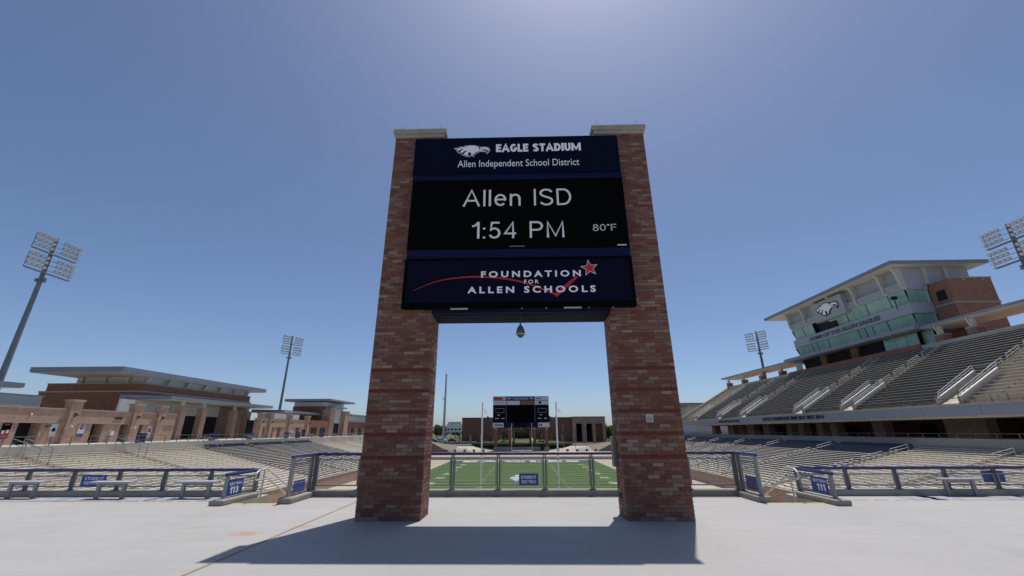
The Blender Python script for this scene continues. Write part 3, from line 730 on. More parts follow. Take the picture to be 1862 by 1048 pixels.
# undercroft: brick columns and back wall
for i, (a, c) in enumerate([(62.0,68.0), (79.2,81.8), (91,92.9), (95.2,97.2), (101.5,103.5), (106,108), (115.5,118.5), (123,127), (135,138.5), (147,150), (48,51)]):
    t = thing('concourse_column', ['broad brick wall pier under the near part of the upper deck','brick pier just beyond the broad brick wall under the upper deck','third brick pier under the right upper deck','fourth brick pier under the right upper deck','fifth brick pier under the right upper deck','sixth brick pier under the right upper deck','seventh brick pier under the right upper deck','eighth brick pier under the right upper deck','ninth brick pier under the right upper deck','farthest brick pier under the right upper deck','brick pier under the upper deck nearest the camera'][i], 'pier', (66, (a+c)/2, 0), 'brick piers under the upper deck')
    b = MB(); b.box(65.2, 66.8, a, c, 0, 3.0); b.build('brickwork', 'wall', t)
    b = MB(); b.box(65.15, 66.85, a-0.05, c+0.05, 0.0, 0.25); b.build('base', 'limestone', t)
t = thing('concourse_back_wall', 'dark brick back wall of the shaded concourse under the upper deck', 'wall', (74.5, 92, 0))
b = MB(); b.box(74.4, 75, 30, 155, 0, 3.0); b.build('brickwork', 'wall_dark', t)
b = MB()
for y in range(34, 150, 9): b.box(74.33, 74.39, y, y+3.4, 0, 2.5)
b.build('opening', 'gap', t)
t = thing('concourse_railing', 'dark steel railing behind the top row of the right lower stand', 'railing', (57.1, 85, 0))
b = MB(); b.tube((57.15, 20, 1.1), (57.15, 158, 1.1), 0.035, 6); b.tube((57.15, 20, 0.6), (57.15, 158, 0.6), 0.02, 5); b.build('rail', 'post', t)
y = 20.0
while y < 158: link_mesh('post', pmesh, t, (57.15, y, 0.05)); y += 2.4

# back parapet, rear wall of upper deck and its canopy
t = thing('upper_deck_rear_wall', 'pale rear wall above the last row of the right upper deck', 'wall', (76.2, 92, 0))
b = MB(); zt = UZ+UH*UN
b.box(76.0, 76.4, 119.5, 155, 0, zt+0.9); b.box(76.0, 76.4, 30, 78.5, 0, zt+0.9); b.box(76.0, 76.4, 78.5, 119.5, 0, zt+0.2); b.build('wall_panel', 'caststone', t)
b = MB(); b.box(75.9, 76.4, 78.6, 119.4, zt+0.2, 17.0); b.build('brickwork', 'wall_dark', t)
b = MB(); b.box(76.4, 92, 30, 155, 0, 15.2); b.build('rear_block', 'wall', t)

t = thing('rear_canopy', 'long thin grey canopy roof over the back of the right upper deck', 'canopy', (79, 105, 19))
for ya, yb in ((40, 77.8), (119.0, 160)):
    b = MB(); b.prism_y([(76, 19.75), (76, 20.2), (82.5, 20.6), (82.5, 19.6)], ya, yb); b.build('roof', 'roof', t)
b = MB(); b.box(75.2, 78.0, 77.8, 119.0, 19.8, 20.55); b.build('front_ledge', 'roof', t)
for ya, yb in ((40.1, 77.7), (119.1, 159.9)):
    b = MB(); b.prism_y([(76.1, 19.70), (76.1, 19.745), (82.4, 19.595), (82.4, 19.55)], ya, yb); b.build('soffit', 'soffit', t)
PIERS = [(156.7,'farthest'), (145.9,'second farthest'), (134.7,'third farthest'), (124.1,'nearest the glass'), (75.3,'beside the brick tower'), (69.5,'right of the tower'), (60,'near the right edge'), (50,'beyond the right edge')]
for y, w in PIERS:
    t = thing('canopy_pier', 'brick canopy pier with steel bracket, %s, on upper deck wall' % w, 'pier', (77.2, y, 16.5), 'canopy piers behind the upper deck')
    b = MB(); b.box(76.5, 78.1, y-0.75, y+0.75, 15.2, 17.9); b.build('brickwork', 'wall_mid', t)
    b = MB(); b.box(76.4, 78.2, y-0.85, y+0.85, 17.9, 18.1); b.build('cap', 'limestone', t)
    b = MB(); b.box(76.9, 77.5, y-0.25, y+0.25, 18.1, 19.6); b.tube((76.6, y, 18.1), (76.2, y, 19.65), 0.1, 6); b.build('bracket', 'panel', t)

# ================================================================== press box
PB = thing('press_box', 'tall glass fronted press box with overhanging flat roof above the right stand', 'press box', (84, 98, 15))
b = MB(); b.box(79.2, 92, 80.6, 116.6, 15.2, 33.0); b.build('core', 'gap', PB)
b = MB(); b.box(75, 94.6, 78.1, 123.7, 33.35, 34.05); rf = b.build('roof', 'roof', PB)
b = MB(); b.box(75.2, 94.4, 78.3, 123.5, 33.28, 33.345); b.build('soffit', 'soffit', rf)
# upper grey panels leaning outwards, panel by panel
PY = [80.3, 84.6, 92.2, 99.4, 104.4, 110.2, 116.6]
def lean(x_bot, x_top, y0, y1, z0, z1, th=0.2):
    return [(x_bot,y0,z0),(x_bot,y1,z0),(x_bot+th,y1,z0),(x_bot+th,y0,z0)], [(x_top,y0,z1),(x_top,y1,z1),(x_top+th,y1,z1),(x_top+th,y0,z1)]
for i in range(len(PY)-1):
    a, c = PY[i]+0.12, PY[i+1]-0.12
    b = MB(); b.hexa(*lean(78.1, 77.7, a, c, 28.5, 30.1)); b.hexa(*lean(78.3, 78.3, a, c, 30.1, 33.25)); b.build('wall_panel', 'pbpanel', PB)
for y in PY:
    b = MB(); b.prism_y([(78.2, 28.45), (77.55, 29.2), (77.2, 32.0), (76.6, 33.25), (78.4, 33.25), (78.6, 28.45)], y-0.28, y+0.28); b.build('fin', 'pbfin', PB)
gy = [80.5 + (116.4-80.5)*i/18 for i in range(19)]
for i in range(18):
    a, c = gy[i]+0.03, gy[i+1]-0.03
    wind = 9 <= i <= 12
    for (z0, z1, xb, xt) in ((25.7, 28.45, 78.55, 78.15), (21.0, 23.45, 78.55, 78.2)):
        if z0 > 25 and 11 <= i <= 13: continue
        b = MB(); b.hexa(*lean(xb, xt, a, c, z0, z1, 0.06)); b.build('glass_pane', 'glass', PB)
for i in (2, 5, 8, 11, 13, 16):
    b = MB(); b.hexa(*lean(78.5, 78.1, gy[i]-0.07, gy[i]+0.07, 25.7, 28.45, 0.12)); b.build('mullion', 'gap', PB)
for i in (3, 5, 6, 7, 12, 14, 15):
    b = MB(); b.hexa(*lean(78.5, 78.15, gy[i]-0.07, gy[i]+0.07, 21.0, 23.45, 0.12)); b.build('mullion', 'gap', PB)
b = MB(); b.box(77.95, 79.3, 79.9, 117.0, 23.5, 25.65); strip = b.build('name_band', 'pbpanel', PB)
text('band_lettering', 'HOME OF THE ALLEN EAGLES', 'post', PB, (0,-1,0), ZU, (77.94, 110.4, 24.1), 23.0, 1.0, bold=0.04, depth=0.1)
b = MB(); b.hexa([(77.3,95.0,27.9),(77.3,105.6,27.9),(78.9,105.6,27.9),(78.9,95.0,27.9)],[(76.7,95.0,32.6),(76.7,105.6,32.6),(78.9,105.6,32.6),(78.9,95.0,32.6)]); lp = b.build('emblem_panel', 'pbpanel', PB)
eagle('eagle_emblem', PB, (0,-1,0), (-0.6,0,4.7), (76.98, 104.4, 30.3), 8.2, mats=('gap','gap','letter'), depth=0.05)
b = MB(); b.box(78.3, 79.1, 99.9, 105.8, 25.72, 27.5)
b.build('open_window', 'gap', PB)
b = MB(); b.box(78.2, 79.1, 79.9, 116.9, 20.6, 20.95); b.build('ledge', 'roof', PB)
# side of the press box facing the camera
b = MB(); b.hexa([(78.1,80.3,28.5),(82.4,80.3,28.5),(82.4,80.6,28.5),(78.1,80.6,28.5)], [(77.8,80.1,33.25),(90,80.1,33.25),(90,80.6,33.25),(77.8,80.6,33.25)]); b.build('side_panel', 'pbpanel', PB)
b = MB(); b.box(80.0, 92.0, 80.25, 80.58, 28.6, 33.2); b.build('side_panel', 'pbpanel', PB)
for x in (82.6, 86.8):
    b = MB(); b.box(x, x+0.5, 79.7, 80.24, 28.6, 33.2); b.build('fin', 'pbfin', PB)
for (x0, x1) in ((78.55,80.4), (80.46,82.3)):
    for (z0, z1) in ((25.7,28.45), (21.0,23.45)):
        b = MB(); b.box(x0, x1, 80.38, 80.45, z0, z1); b.build('glass_pane', 'glass', PB)
for za, zb in ((23.5,25.65),(20.0,20.95)):
    b = MB(); b.box(79.3, 83.0, 80.0, 80.6, za, zb); b.build('side_band', 'pbpanel', PB)
b = MB(); b.box(82.3, 82.5, 80.1, 80.5, 20.95, 28.5); b.build('frame', 'pbfin', PB)
# far end glass leaning out
for (z0, z1) in ((25.7,28.45), (21.0,23.45)):
    b = MB(); b.hexa([(78.6,116.45,z0),(82,116.45,z0),(82,116.55,z0),(78.6,116.55,z0)], [(78.2,117.3,z1),(82,117.3,z1),(82,117.4,z1),(78.2,117.4,z1)]); b.build('glass_pane', 'glass', PB)
# lower storey
for (y0, y1) in ((80.9,83.4), (83.5,86.0), (86.1,88.8), (116.2,118.9)):
    b = MB(); b.box(78.2, 78.26, y0, y1, 17.1, 19.75); b.build('glass_pane', 'glass', PB)
for (y0, y1) in ((78.4, 80.8),):
    b = MB(); b.box(79.0, 79.06, y0, y1, 17.1, 19.75); b.build('glass_pane', 'glass', PB)
for ya, yb in ((96.5, 98.6), (107, 109)):
    b = MB(); b.box(78.4, 79.2, ya, yb, 17.0, 19.75); b.build('brick_pier', 'wall_dark', PB)
b = MB(); b.path([(78.2, 100.2, 26.2), (77.2, 100.2, 26.2), (77.2, 98.6, 26.25)], 0.12, 6); b.path([(77.3, 82.2, 24.8), (77.3, 82.2, 27.2)], 0.09, 6); b.box(76.8, 77.7, 81.8, 82.5, 27.0, 27.6); b.build('camera_mount', 'gap', PB)

BT = thing('brick_stair_tower', 'brick stair tower with pale stone band beside the press box', 'tower', (86.7, 78, 15))
b = MB(); b.box(82.6, 91.0, 76.0, 80.0, 15.0, 29.3); b.build('brickwork', 'wall_mid', BT)
b = MB(); b.box(82.5, 91.1, 75.9, 80.05, 29.3, 29.55); b.box(82.5, 91.1, 75.9, 80.05, 24.3, 24.65); b.build('stone_band', 'limestone', BT)
b = MB(); b.box(82.55, 82.59, 77.0, 78.8, 25.4, 27.4); b.build('louvre', 'gap', BT)
for x in (85.4, 89.0):
    b = MB(); b.box(x, x+0.6, 75.85, 75.9, 28.9, 29.1); b.build('vent', 'plate', BT)

# building beyond the far end of the upper deck
t = thing('distant_canopy_building', 'distant flat canopy roof beyond the far end of the right stand', 'building', (72, 180, 0))
b = MB(); b.box(63, 90, 172, 196, 11.3, 12.1); b.build('roof', 'roof', t)
b = MB(); b.box(68, 88, 176, 194, 0, 11.3); b.build('wall', 'panel', t)

# ================================================================== floodlight poles
lm = MB(); lm.mi = 0
lm.lathe((0,0,0), [(0.02, 0.34), (0.16, 0.28), (0.22, 0.12), (0.30, 0.0), (0.31, -0.06)], 10)
lm.mi = 1; lm.lathe((0,0,0), [(0.30, -0.05), (0.24, 0.02), (0.0, 0.05)], 10)
lamp_me = lm.mesh('floodlight', ['lampback', 'lamp'], smooth=True)
def light_tower(x, y, base, label, sign):
    t = thing('floodlight_pole', label, 'floodlight pole', (x, y, base), 'stadium floodlight poles')
    b = MB(); b.tube((x,y,base), (x,y,33.4), 0.46, 14, 0.26); b.build('pole', 'pole', t, smooth=False)
    d = Vector((-x, (96-y) if y > 100 else (96-y)*0.1, 0)).normalized(); s = Vector((-d.y, d.x, 0))
    for z0, z1 in ((30.3, 32.9), (26.9, 29.5)):
        b = MB()
        p = Vector((x,y,0)) + d*0.55
        for zz in (z0,):
            b.tube(p - s*3.5 + Vector((0,0,zz)), p + s*3.5 + Vector((0,0,zz)), 0.10, 6)
            b.tube(p - s*3.5 + d*0.5 + Vector((0,0,zz)), p + s*3.5 + d*0.5 + Vector((0,0,zz)), 0.05, 6)
        b.tube(Vector((x,y,z0)), p + Vector((0,0,z0)), 0.1, 6)
        for e in (-3.5, 3.5):
            b.tube(p + s*e + Vector((0,0,z0)), p + s*e + Vector((0,0,z1-0.2)), 0.04, 5)
            b.tube(p + s*e + Vector((0,0,z0)), p + s*e + d*0.5 + Vector((0,0,z0)), 0.04, 5)
        for r in range(3):
            zz = z0+0.75+r*0.85
            b.tube(p - s*3.45 + Vector((0,0,zz-0.15)), p + s*3.45 + Vector((0,0,zz-0.15)), 0.045, 5)
        b.build('rack', 'pole', t)
        for r in range(3):
            zz = z0+0.75+r*0.85
            for k in range(8):
                e = (-3.35 + 0.80*k) if k < 4 else (0.95 + 0.80*(k-4))
                q = p + s*e + d*0.35 + Vector((0,0,zz))
                rot = (-(Vector((d.x, d.y, -0.62))).normalized()).to_track_quat('Z', 'Y').to_euler()
                link_mesh('floodlight', lamp_me, t, q, rot=rot, scale=(1.05,1.05,1.05))
    b = MB(); b.box(x-0.9, x+0.9, y-0.12, y+0.12, 26.0, 26.1); b.box(x-0.12, x+0.12, y-0.8, y+0.8, 25.6, 25.7); b.box(x-0.85,x-0.55,y-0.15,y+0.15,25.55,25.95); b.box(x+0.55,x+0.85,y-0.15,y+0.15,25.5,25.95); b.build('service_bracket', 'pole', t)
light_tower(-80, 61.6, 0.28, 'tall near floodlight pole rising at the left edge behind the left concourse', -1)
light_tower(-80, 138.0, 0.28, 'smaller far floodlight pole behind the left concourse between two buildings', -1)
light_tower(80, 138.0, 15.2, 'floodlight pole behind the canopy left of the press box', 1)
light_tower(80, 61.6, 15.2, 'floodlight pole at the right edge beside the press box roof', 1)

# ================================================================== left concourse buildings
LW = thing('concession_wall', 'brick concession wall with pale ledge and dark openings along the left concourse', 'building', (-66, 66, 0.28))
Z0 = 0.28
def facade(root, y0, y1, top, lintel, openings, xf=-66.0, mat_='wall'):
    """brick wall facing +X between y0 and y1 with openings (ya, yb, h)"""
    b = MB(); th = 1.5
    ops = sorted(openings); y = y0
    for ya, yb, hh in ops:
        b.box(xf-th, xf, y, ya, Z0, top); b.box(xf-th, xf, ya, yb, Z0+hh, top); y = yb
    b.box(xf-th, xf, y, y1, Z0, top); b.build('brickwork', mat_, root)
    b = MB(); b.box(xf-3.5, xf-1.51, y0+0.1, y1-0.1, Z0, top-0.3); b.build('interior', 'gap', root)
    b = MB(); b.box(xf-1.55, xf+0.10, y0, y1, top, top+0.18); b.build('coping', 'limestone', root)
    if lintel: 
        b = MB(); b.box(xf+0.002, xf+0.12, y0, y1, lintel, lintel+0.16); b.build('ledge', 'caststone', root)
def pier(root, y, w, top, xf=-65.6, d=0.9):
    b = MB(); b.box(xf-d-0.3, xf, y-w/2, y+w/2, Z0, top); q = b.build('pier', 'wall', root)
    b = MB(); b.box(xf-d-0.45, xf+0.14, y-w/2-0.14, y+w/2+0.14, top, top+0.28); b.build('cap', 'limestone', q)
    b = MB(); b.box(xf+0.003, xf+0.12, y-0.10, y+0.10, 3.9, 4.5); b.box(xf+0.12, xf+0.35, y-0.05, y+0.05, 4.35, 4.45); b.box(xf+0.25, xf+0.45, y-0.16, y+0.16, 4.05, 4.35); b.build('wall_lamp', 'camgrey', q)
facade(LW, 40, 79.8, 4.9, 3.05, [(44,47.5,2.6), (49.5,52.2,2.4), (54.6,57.3,2.75), (64.3,66.1,2.75), (69.0,70.4,2.75), (72.0,73.1,2.75)])
for y in (60.9, 71.2, 76.2): pier(LW, y, 1.5, 6.1)
pier(LW, 46, 1.5, 6.1)
# banners on the concession wall
def banner(y, w, z0, z1, style, label, xf=-65.99):
    t = thing('banner', label, 'banner', (xf, y, z0), 'banners on the left concession wall')
    base = {'dark': 'black', 'spade': 'print_white', 'round': 'print_white', 'letter': 'print_white'}[style]
    b = MB(); b.box(xf, xf+0.05, y-w/2, y+w/2, z0, z1); b.build('sheet', base, t)
    X = xf+0.052; h = z1-z0; R = (0,1,0)
    def disc(cy, cz, r, m, sq=1.0):
        flat('print', [[(math.cos(k*math.pi/8)*r, math.sin(k*math.pi/8)*r*sq) for k in range(16)]], m, t, R, ZU, (X, cy, cz), 1.0, 0.004)
        
    if style == 'dark':
        b = MB(); b.box(X, X+0.004, y-w*0.4, y+w*0.45, z0+0.05*h, z0+0.28*h); b.build('print', 'redprint', t)
        b = MB(); b.box(X, X+0.005, y-w*0.4, y-w*0.05, z0+0.30*h, z0+0.52*h); b.box(X, X+0.005, y+w*0.1, y+w*0.42, z0+0.34*h, z0+0.56*h); b.build('print', 'print_white', t)
        b = MB(); b.box(X, X+0.004, y-w*0.3, y+w*0.3, z0+0.86*h, z0+0.95*h); b.build('print', 'redprint', t)
    if style == 'spade':
        disc(y, z0+0.60*h, 0.26*w, 'gap'); disc(y-0.15*w, z0+0.52*h, 0.18*w, 'gap'); disc(y+0.15*w, z0+0.52*h, 0.18*w, 'gap')
        b = MB(); b.box(X, X+0.004, y-0.04*w, y+0.04*w, z0+0.38*h, z0+0.50*h); b.box(X, X+0.004, y-0.45*w, y+0.45*w, z0+0.03*h, z0+0.08*h); b.build('print', 'blueprint', t)
        b = MB(); b.box(X, X+0.004, y-0.4*w, y-0.2*w, z0+0.14*h, z0+0.27*h); b.box(X, X+0.004, y+0.05*w, y+0.22*w, z0+0.14*h, z0+0.25*h); b.build('print', 'redprint', t)
    if style == 'round':
        disc(y, z0+0.80*h, 0.36*w, 'redprint')
        flat('print', [[(math.cos(math.pi+k*math.pi/8)*0.36*w, math.sin(math.pi+k*math.pi/8)*0.36*w) for k in range(9)]], 'blueprint', t, R, ZU, (X+0.004, y, z0+0.79*h), 1.0, 0.004)
        b = MB(); b.box(X+0.008, X+0.011, y-0.34*w, y+0.34*w, z0+0.775*h, z0+0.815*h); b.build('print', 'print_white', t)
        b = MB(); b.box(X, X+0.004, y-0.5*w, y+0.5*w, z0, z0+0.26*h); b.build('print', 'blueprint', t)
    if style == 'letter':
        text('print', 'S', 'redprint', t, R, ZU, (X, y-0.36*w, z0+0.42*h), 0.72*w, 0.36*h, bold=0.06)
        b = MB(); b.box(X, X+0.004, y-0.3*w, y+0.3*w, z0+0.1*h, z0+0.16*h); b.build('print', 'blueprint', t)
banner(53.4, 0.95, 1.1, 2.95, 'dark', 'black banner with red and white print on the left concession wall')
banner(59.0, 0.85, 1.15, 2.95, 'spade', 'white banner with dark spade shape just left of the first brick pier')
banner(62.8, 0.95, 1.15, 2.95, 'round', 'white banner with round red and blue emblem beside the first brick pier')
banner(74.6, 0.95, 1.0, 2.9, 'letter', 'white banner with a red letter S near the porch')
t = thing('wall_sign', 'small dark lettered sign on the brick wall between two piers', 'sign', (-65.98, 68.2, 3.9))
b = MB()
for k in range(6): b.box(-65.99, -65.92, 67.6+k*0.22, 67.76+k*0.22, 3.85, 4.1)
b.build('raised_letter', 'gap', t)
t = thing('drinking_fountain', 'small pale wall unit between the two doorways of the concession wall', 'fountain', (-65.9, 67.5, 1.1))
b = MB(); b.box(-65.99, -65.6, 67.3, 67.75, 1.3, 2.0); b.build('cabinet', 'white', t)
b = MB(); b.box(-65.99, -65.5, 67.35, 67.7, 1.15, 1.29); b.build('basin', 'galv', t)
for (y, z, lab) in ((53.8+1.8, 4.1, 'small white round lamp on the brick wall above the dark banner'), (60.9, 2.6, 'small white round lamp on the first brick pier'), (71.2, 2.5, 'small white round lamp on the second brick pier')):
    b = MB(); b.ball((-65.5 if y > 60 else -65.9, y, z), 0.12, 8, 5); tag(b.build('round_lamp', 'white', smooth=True), lab, 'lamp', 'small round lamps on the concession wall')
b = MB(); b.box(-65.99, -65.7, 57.9, 58.3, 2.5, 2.75); tag(b.build('wall_floodlight', 'camgrey'), 'small dark lamp fixture on brick wall left of the spade banner', 'lamp')

# far-left white louvre box and canopy roof
t = thing('rooftop_screen', 'pale ribbed metal screen on the roof at the far left', 'rooftop screen', (-72, 52, 5))
b = MB(); b.box(-72.2, -70.0, 36, 59.6, 5.0, 6.75); s_ = b.build('screen', 'panel', t)
for k in range(6):
    b = MB(); b.box(-69.99, -69.94, 36, 59.62, 5.12+k*0.27, 5.33+k*0.27); b.build('rib', 'panel', s_)
b = MB(); b.box(-72.4, -69.8, 36, 59.8, 6.75, 6.9); b.build('cap', 'roof', t)
t = thing('entrance_canopy', 'flat grey canopy roof cut by the left edge of the picture', 'canopy', (-80, 52, 5))
b = MB(); b.box(-86, -76, 40, 61.8, 8.3, 8.95); b.build('roof', 'roof', t)
b = MB(); b.box(-85.8, -76.2, 40, 61.6, 8.2, 8.295); b.build('soffit', 'soffit', t)
b = MB(); b.box(-84, -79, 41, 56, Z0, 8.2); b.build('wall', 'wall', t)

# main brick hall
HL = thing('brick_hall', 'large brick hall with clerestory strip and overhanging flat grey roof on the left', 'building', (-90, 105, Z0))
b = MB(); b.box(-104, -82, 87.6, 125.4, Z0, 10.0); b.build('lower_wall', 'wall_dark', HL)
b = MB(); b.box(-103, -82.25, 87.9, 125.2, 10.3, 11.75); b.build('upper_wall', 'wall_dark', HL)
b = MB(); b.box(-104.1, -81.9, 87.5, 125.5, 10.0, 10.3); b.box(-103.1, -82.15, 87.8, 125.3, 11.75, 11.95); b.build('stone_band', 'limestone', HL)
b = MB(); b.box(-98, -83.0, 89.0, 124.6, 11.95, 13.5); b.build('clerestory', 'panel', HL)
for k in range(7):
    y = 89.3 + k*5.75
    b = MB(); b.prism_y([(-82.95, 11.96), (-82.4, 11.96), (-81.6, 13.4), (-82.95, 13.4)], y-0.25, y+0.25); b.build('fin', 'pbfin', HL)
for k in range(3):
    x = -96.5 + k*5.2
    b = MB(); b.box(x-0.3, x+0.3, 88.4, 88.98, 11.96, 13.4); b.build('fin', 'pbfin', HL)
b = MB(); b.prism_y([(-80, 13.35), (-80, 14.35), (-99.3, 14.35), (-99.3, 13.35)][::-1], 80.6, 128.9); rf = b.build('roof', 'roof', HL)
b = MB(); b.box(-99.1, -80.2, 80.8, 128.7, 13.28, 13.345); b.build('soffit', 'soffit', rf)
b = MB(); b.box(-103.2, -102.6, 87.5, 87.59, 8.9, 9.15); b.build('vent', 'plate', HL)

PO = thing('entrance_porch', 'porch with flat grey canopy on tall brick columns in front of the brick hall', 'porch', (-76, 98, Z0))
b = MB(); b.prism_y([(-71, 8.15), (-71, 8.75), (-81.9, 9.1), (-81.9, 8.3)][::-1], 83.5, 119); rf = b.build('roof', 'roof', PO)
b = MB(); b.box(-81.8, -71.2, 83.7, 118.8, 8.04, 8.145); b.build('soffit', 'soffit', rf)
for y in (89.3, 95.4, 106.2, 111.4):
    b = MB(); b.box(-73.9, -72.5, y-0.7, y+0.7, Z0, 6.6); q = b.build('column', 'wall', PO)
    b = MB(); b.box(-74.0, -72.4, y-0.8, y+0.8, 6.6, 6.85); b.build('cap', 'limestone', q)
    b = MB(); b.box(-73.5, -72.9, y-0.3, y+0.3, 6.85, 8.03); b.build('post', 'panel', q)
b = MB(); b.box(-78.4, -78.0, 80, 107.5, 5.4, 8.0); b.build('transom_panel', 'panel', PO)
b = MB(); b.box(-81.9, -78.3, 80, 107.5, Z0, 5.35); b.build('dark_entrance', 'gap', PO)
b = MB(); b.box(-81.9, -78.0, 107.7, 119, Z0, 8.0); b.build('side_wall', 'wall', PO)

# second concession wall with piers
LW2 = thing('concession_wall', 'farther brick concession wall with four piers beyond the porch', 'building', (-66, 118, 0.28))
facade(LW2, 106.2, 130.8, 4.9, 3.05, [(106.9,108.6,2.6), (111.4,112.6,2.6), (114.4,116,2.6), (123.8,125.8,2.6)])
for y in (106.6, 110.6, 119.9, 130.0): pier(LW2, y, 1.4, 6.1)
b = MB(); b.box(-70.2, -68.0, 113, 128.5, 4.9, 6.6); b.build('rooftop_screen', 'panel', LW2)
b = MB(); b.box(-65.995, -65.9, 127.0, 129.2, Z0, 2.7); dr = b.build('glass_door', 'panel', LW2)
b = MB(); b.box(-65.89, -65.85, 127.15, 128.0, 0.4, 2.5); b.box(-65.89, -65.85, 128.15, 129.05, 0.4, 2.5); b.build('pane', 'carglass', dr)
banner(121.8, 0.9, 1.1, 2.9, 'round', 'white banner with round emblem on the far concession wall', -65.99)
t = thing('low_canopy_roof', 'low flat grey canopy behind the far concession wall', 'canopy', (-73, 130, 7))
b = MB(); b.prism_y([(-70, 7.3), (-70, 7.85), (-80, 8.1), (-80, 7.3)][::-1], 123.5, 152); b.build('roof', 'roof', t)
b = MB(); b.box(-79.9, -70.1, 123.7, 151.8, 7.2, 7.295); b.build('soffit', 'soffit', t)
b = MB()
for y in (126, 138, 149): b.box(-75.4, -74.6, y-0.4, y+0.4, Z0, 7.2)
b.build('column', 'wall', t)

# far tower building
FT = thing('far_pavilion', 'small far pavilion with overhanging flat roof and tall brick piers', 'building', (-68, 152, Z0))
b = MB(); b.box(-78, -65.5, 146.5, 157, 9.75, 10.2); b.build('lower_roof', 'roof', FT)
b = MB(); b.prism_y([(-66,11.9),(-66,12.5),(-82,12.5),(-82,11.7)][::-1], 143.5, 165); b.build('roof', 'roof', FT)
b = MB(); b.box(-80, -68.2, 146.5, 160, Z0, 11.6); b.build('wall', 'panel', FT)
b = MB(); b.box(-80.2, -68.6, 146.3, 152, Z0, 10.2); b.build('brickwork', 'wall_dark', FT)
for (y0, y1) in ((146.2,149.6), (158.5,162.5)):
    b = MB(); b.box(-69.5, -66.5, y0, y1, Z0, 9.0); b.build('pier', 'wall', FT)
b = MB(); b.box(-68.15, -68.05, 150.5, 157.5, Z0, 4.6); b.build('dark_entrance', 'gap', FT)
t = thing('far_brick_range', 'low far brick range with dark openings left of the big pillar', 'building', (-66, 150, Z0))
for ya, yb in ((132.5,145.8),(163,195)):
    b = MB(); b.box(-70, -66.3, ya, yb, Z0, 5.2); b.build('brickwork', 'wall_dark', t)
b = MB(); b.box(-73, -65.8, 162.8, 198, 7.6, 8.1); b.build('roof', 'roof', t)
b = MB()
for y in (133.5, 139.5, 164.5, 172, 180): b.box(-66.29, -66.2, y, y+3.6, Z0, 3.0)
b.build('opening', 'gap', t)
b = MB(); b.box(-70, -67, 163, 195, 5.2, 7.6); b.build('clerestory', 'panel', t)

# trash bins on the left concourse
for i, (y, lab) in enumerate([(65.2, 'blue trash bin near the second concession doorway'), (91.5, 'blue trash bin in front of the porch columns'), (106.0, 'blue trash bin beside the last porch column'), (111.5, 'blue trash bin in front of the far concession wall'), (124.5, 'blue trash bin near the glass door of the far wall'), (80.5, 'blue trash bin at the corner of the concession wall')]):
    t = thing('trash_bin', lab, 'trash bin', (-58.6, y, Z0), 'blue trash bins on the left concourse')
    b = MB(); b.box(-59.0, -58.2, y-0.42, y+0.42, Z0, Z0+1.15); b.build('body', 'trash', t)
    b = MB(); b.box(-59.05, -58.15, y-0.47, y+0.47, Z0+1.15, Z0+1.38); b.build('lid', 'trash' if i else 'trash', t)

# ================================================================== far end: scoreboard
SB = thing('scoreboard', 'large black scoreboard on brick legs beyond the far end zone', 'scoreboard', (-0.4, 165, G))
b = MB(); b.box(-11.4, 10.3, 165.0, 166.6, 2.9, 14.55); cab = b.build('cabinet', 'signnavy', SB)
b = MB(); b.box(-6.15, 4.75, 164.88, 164.99, 4.8, 11.2); b.build('video_screen', 'black', SB)
def ad(x0, x1, z0, z1, m): 
    b = MB(); b.box(x0, x1, 164.86, 164.99, z0, z1); return b.build('ad_panel', m, SB)
ad(-11.3, -6.3, 13.0, 14.45, 'plate'); ad(-11.3, -6.3, 11.3, 12.85, 'print_white'); ad(4.9, 10.2, 13.0, 14.45, 'print_white'); ad(4.9, 10.2, 11.3, 12.85, 'print_white')
ad(-6.05, -0.95, 11.3, 12.85, 'print_white'); ad(-0.7, 4.6, 11.3, 12.85, 'wall_dark'); ad(-6.1, 4.7, 13.0, 14.45, 'blueprint')
ad(-11.4, -7.2, 3.0, 4.7, 'print_white'); ad(-7.0, -3.0, 3.0, 4.7, 'stripnavy'); ad(1.8, 5.7, 3.0, 4.7, 'stripnavy'); ad(6.0, 10.4, 3.0, 4.7, 'print_white')
SY = 164.855
text('scoreboard_title', 'ALLEN EAGLES', 'plate', SB, XR, ZU, (-3.6, SY, 13.35), 5.8, 0.75, bold=0.05, depth=0.02)
eagle('scoreboard_eagle', SB, XR, ZU, (-5.8, SY, 13.75), 1.5, mats=('print_white','print_white','print_white'), depth=0.006)
eagle('scoreboard_eagle', SB, (-1,0,0), (0,0,1), (4.3, SY-0.03, 13.75), 1.5, mats=('print_white','print_white','print_white'), depth=0.006)
b = MB(); b.box(-11.1, -7.7, SY-0.02, SY, 13.2, 14.2); b.build('red_logo', 'redprint', SB)
b = MB(); b.box(-10.6, -6.9, SY-0.02, SY, 12.0, 12.15); b.build('red_stripe', 'redprint', SB)
text('panel_lettering', 'metro', 'blueprint', SB, XR, ZU, (5.2, SY, 13.5), 2.4, 0.6, bold=0.04, depth=0.02)
text('panel_lettering', 'M', 'redprint', SB, XR, ZU, (6.3, SY, 3.45), 1.3, 0.9, bold=0.06, depth=0.02)
flat('round_logo', [[(math.cos(k*math.pi/8)*0.6, math.sin(k*math.pi/8)*0.6) for k in range(16)]], 'blueprint', SB, XR, ZU, (6.9, SY, 12.1), 1.0, 0.02)
b = MB(); b.box(-10.9, -7.6, SY-0.02, SY, 3.5, 4.2); b.build('green_logo', 'greenbox', SB)
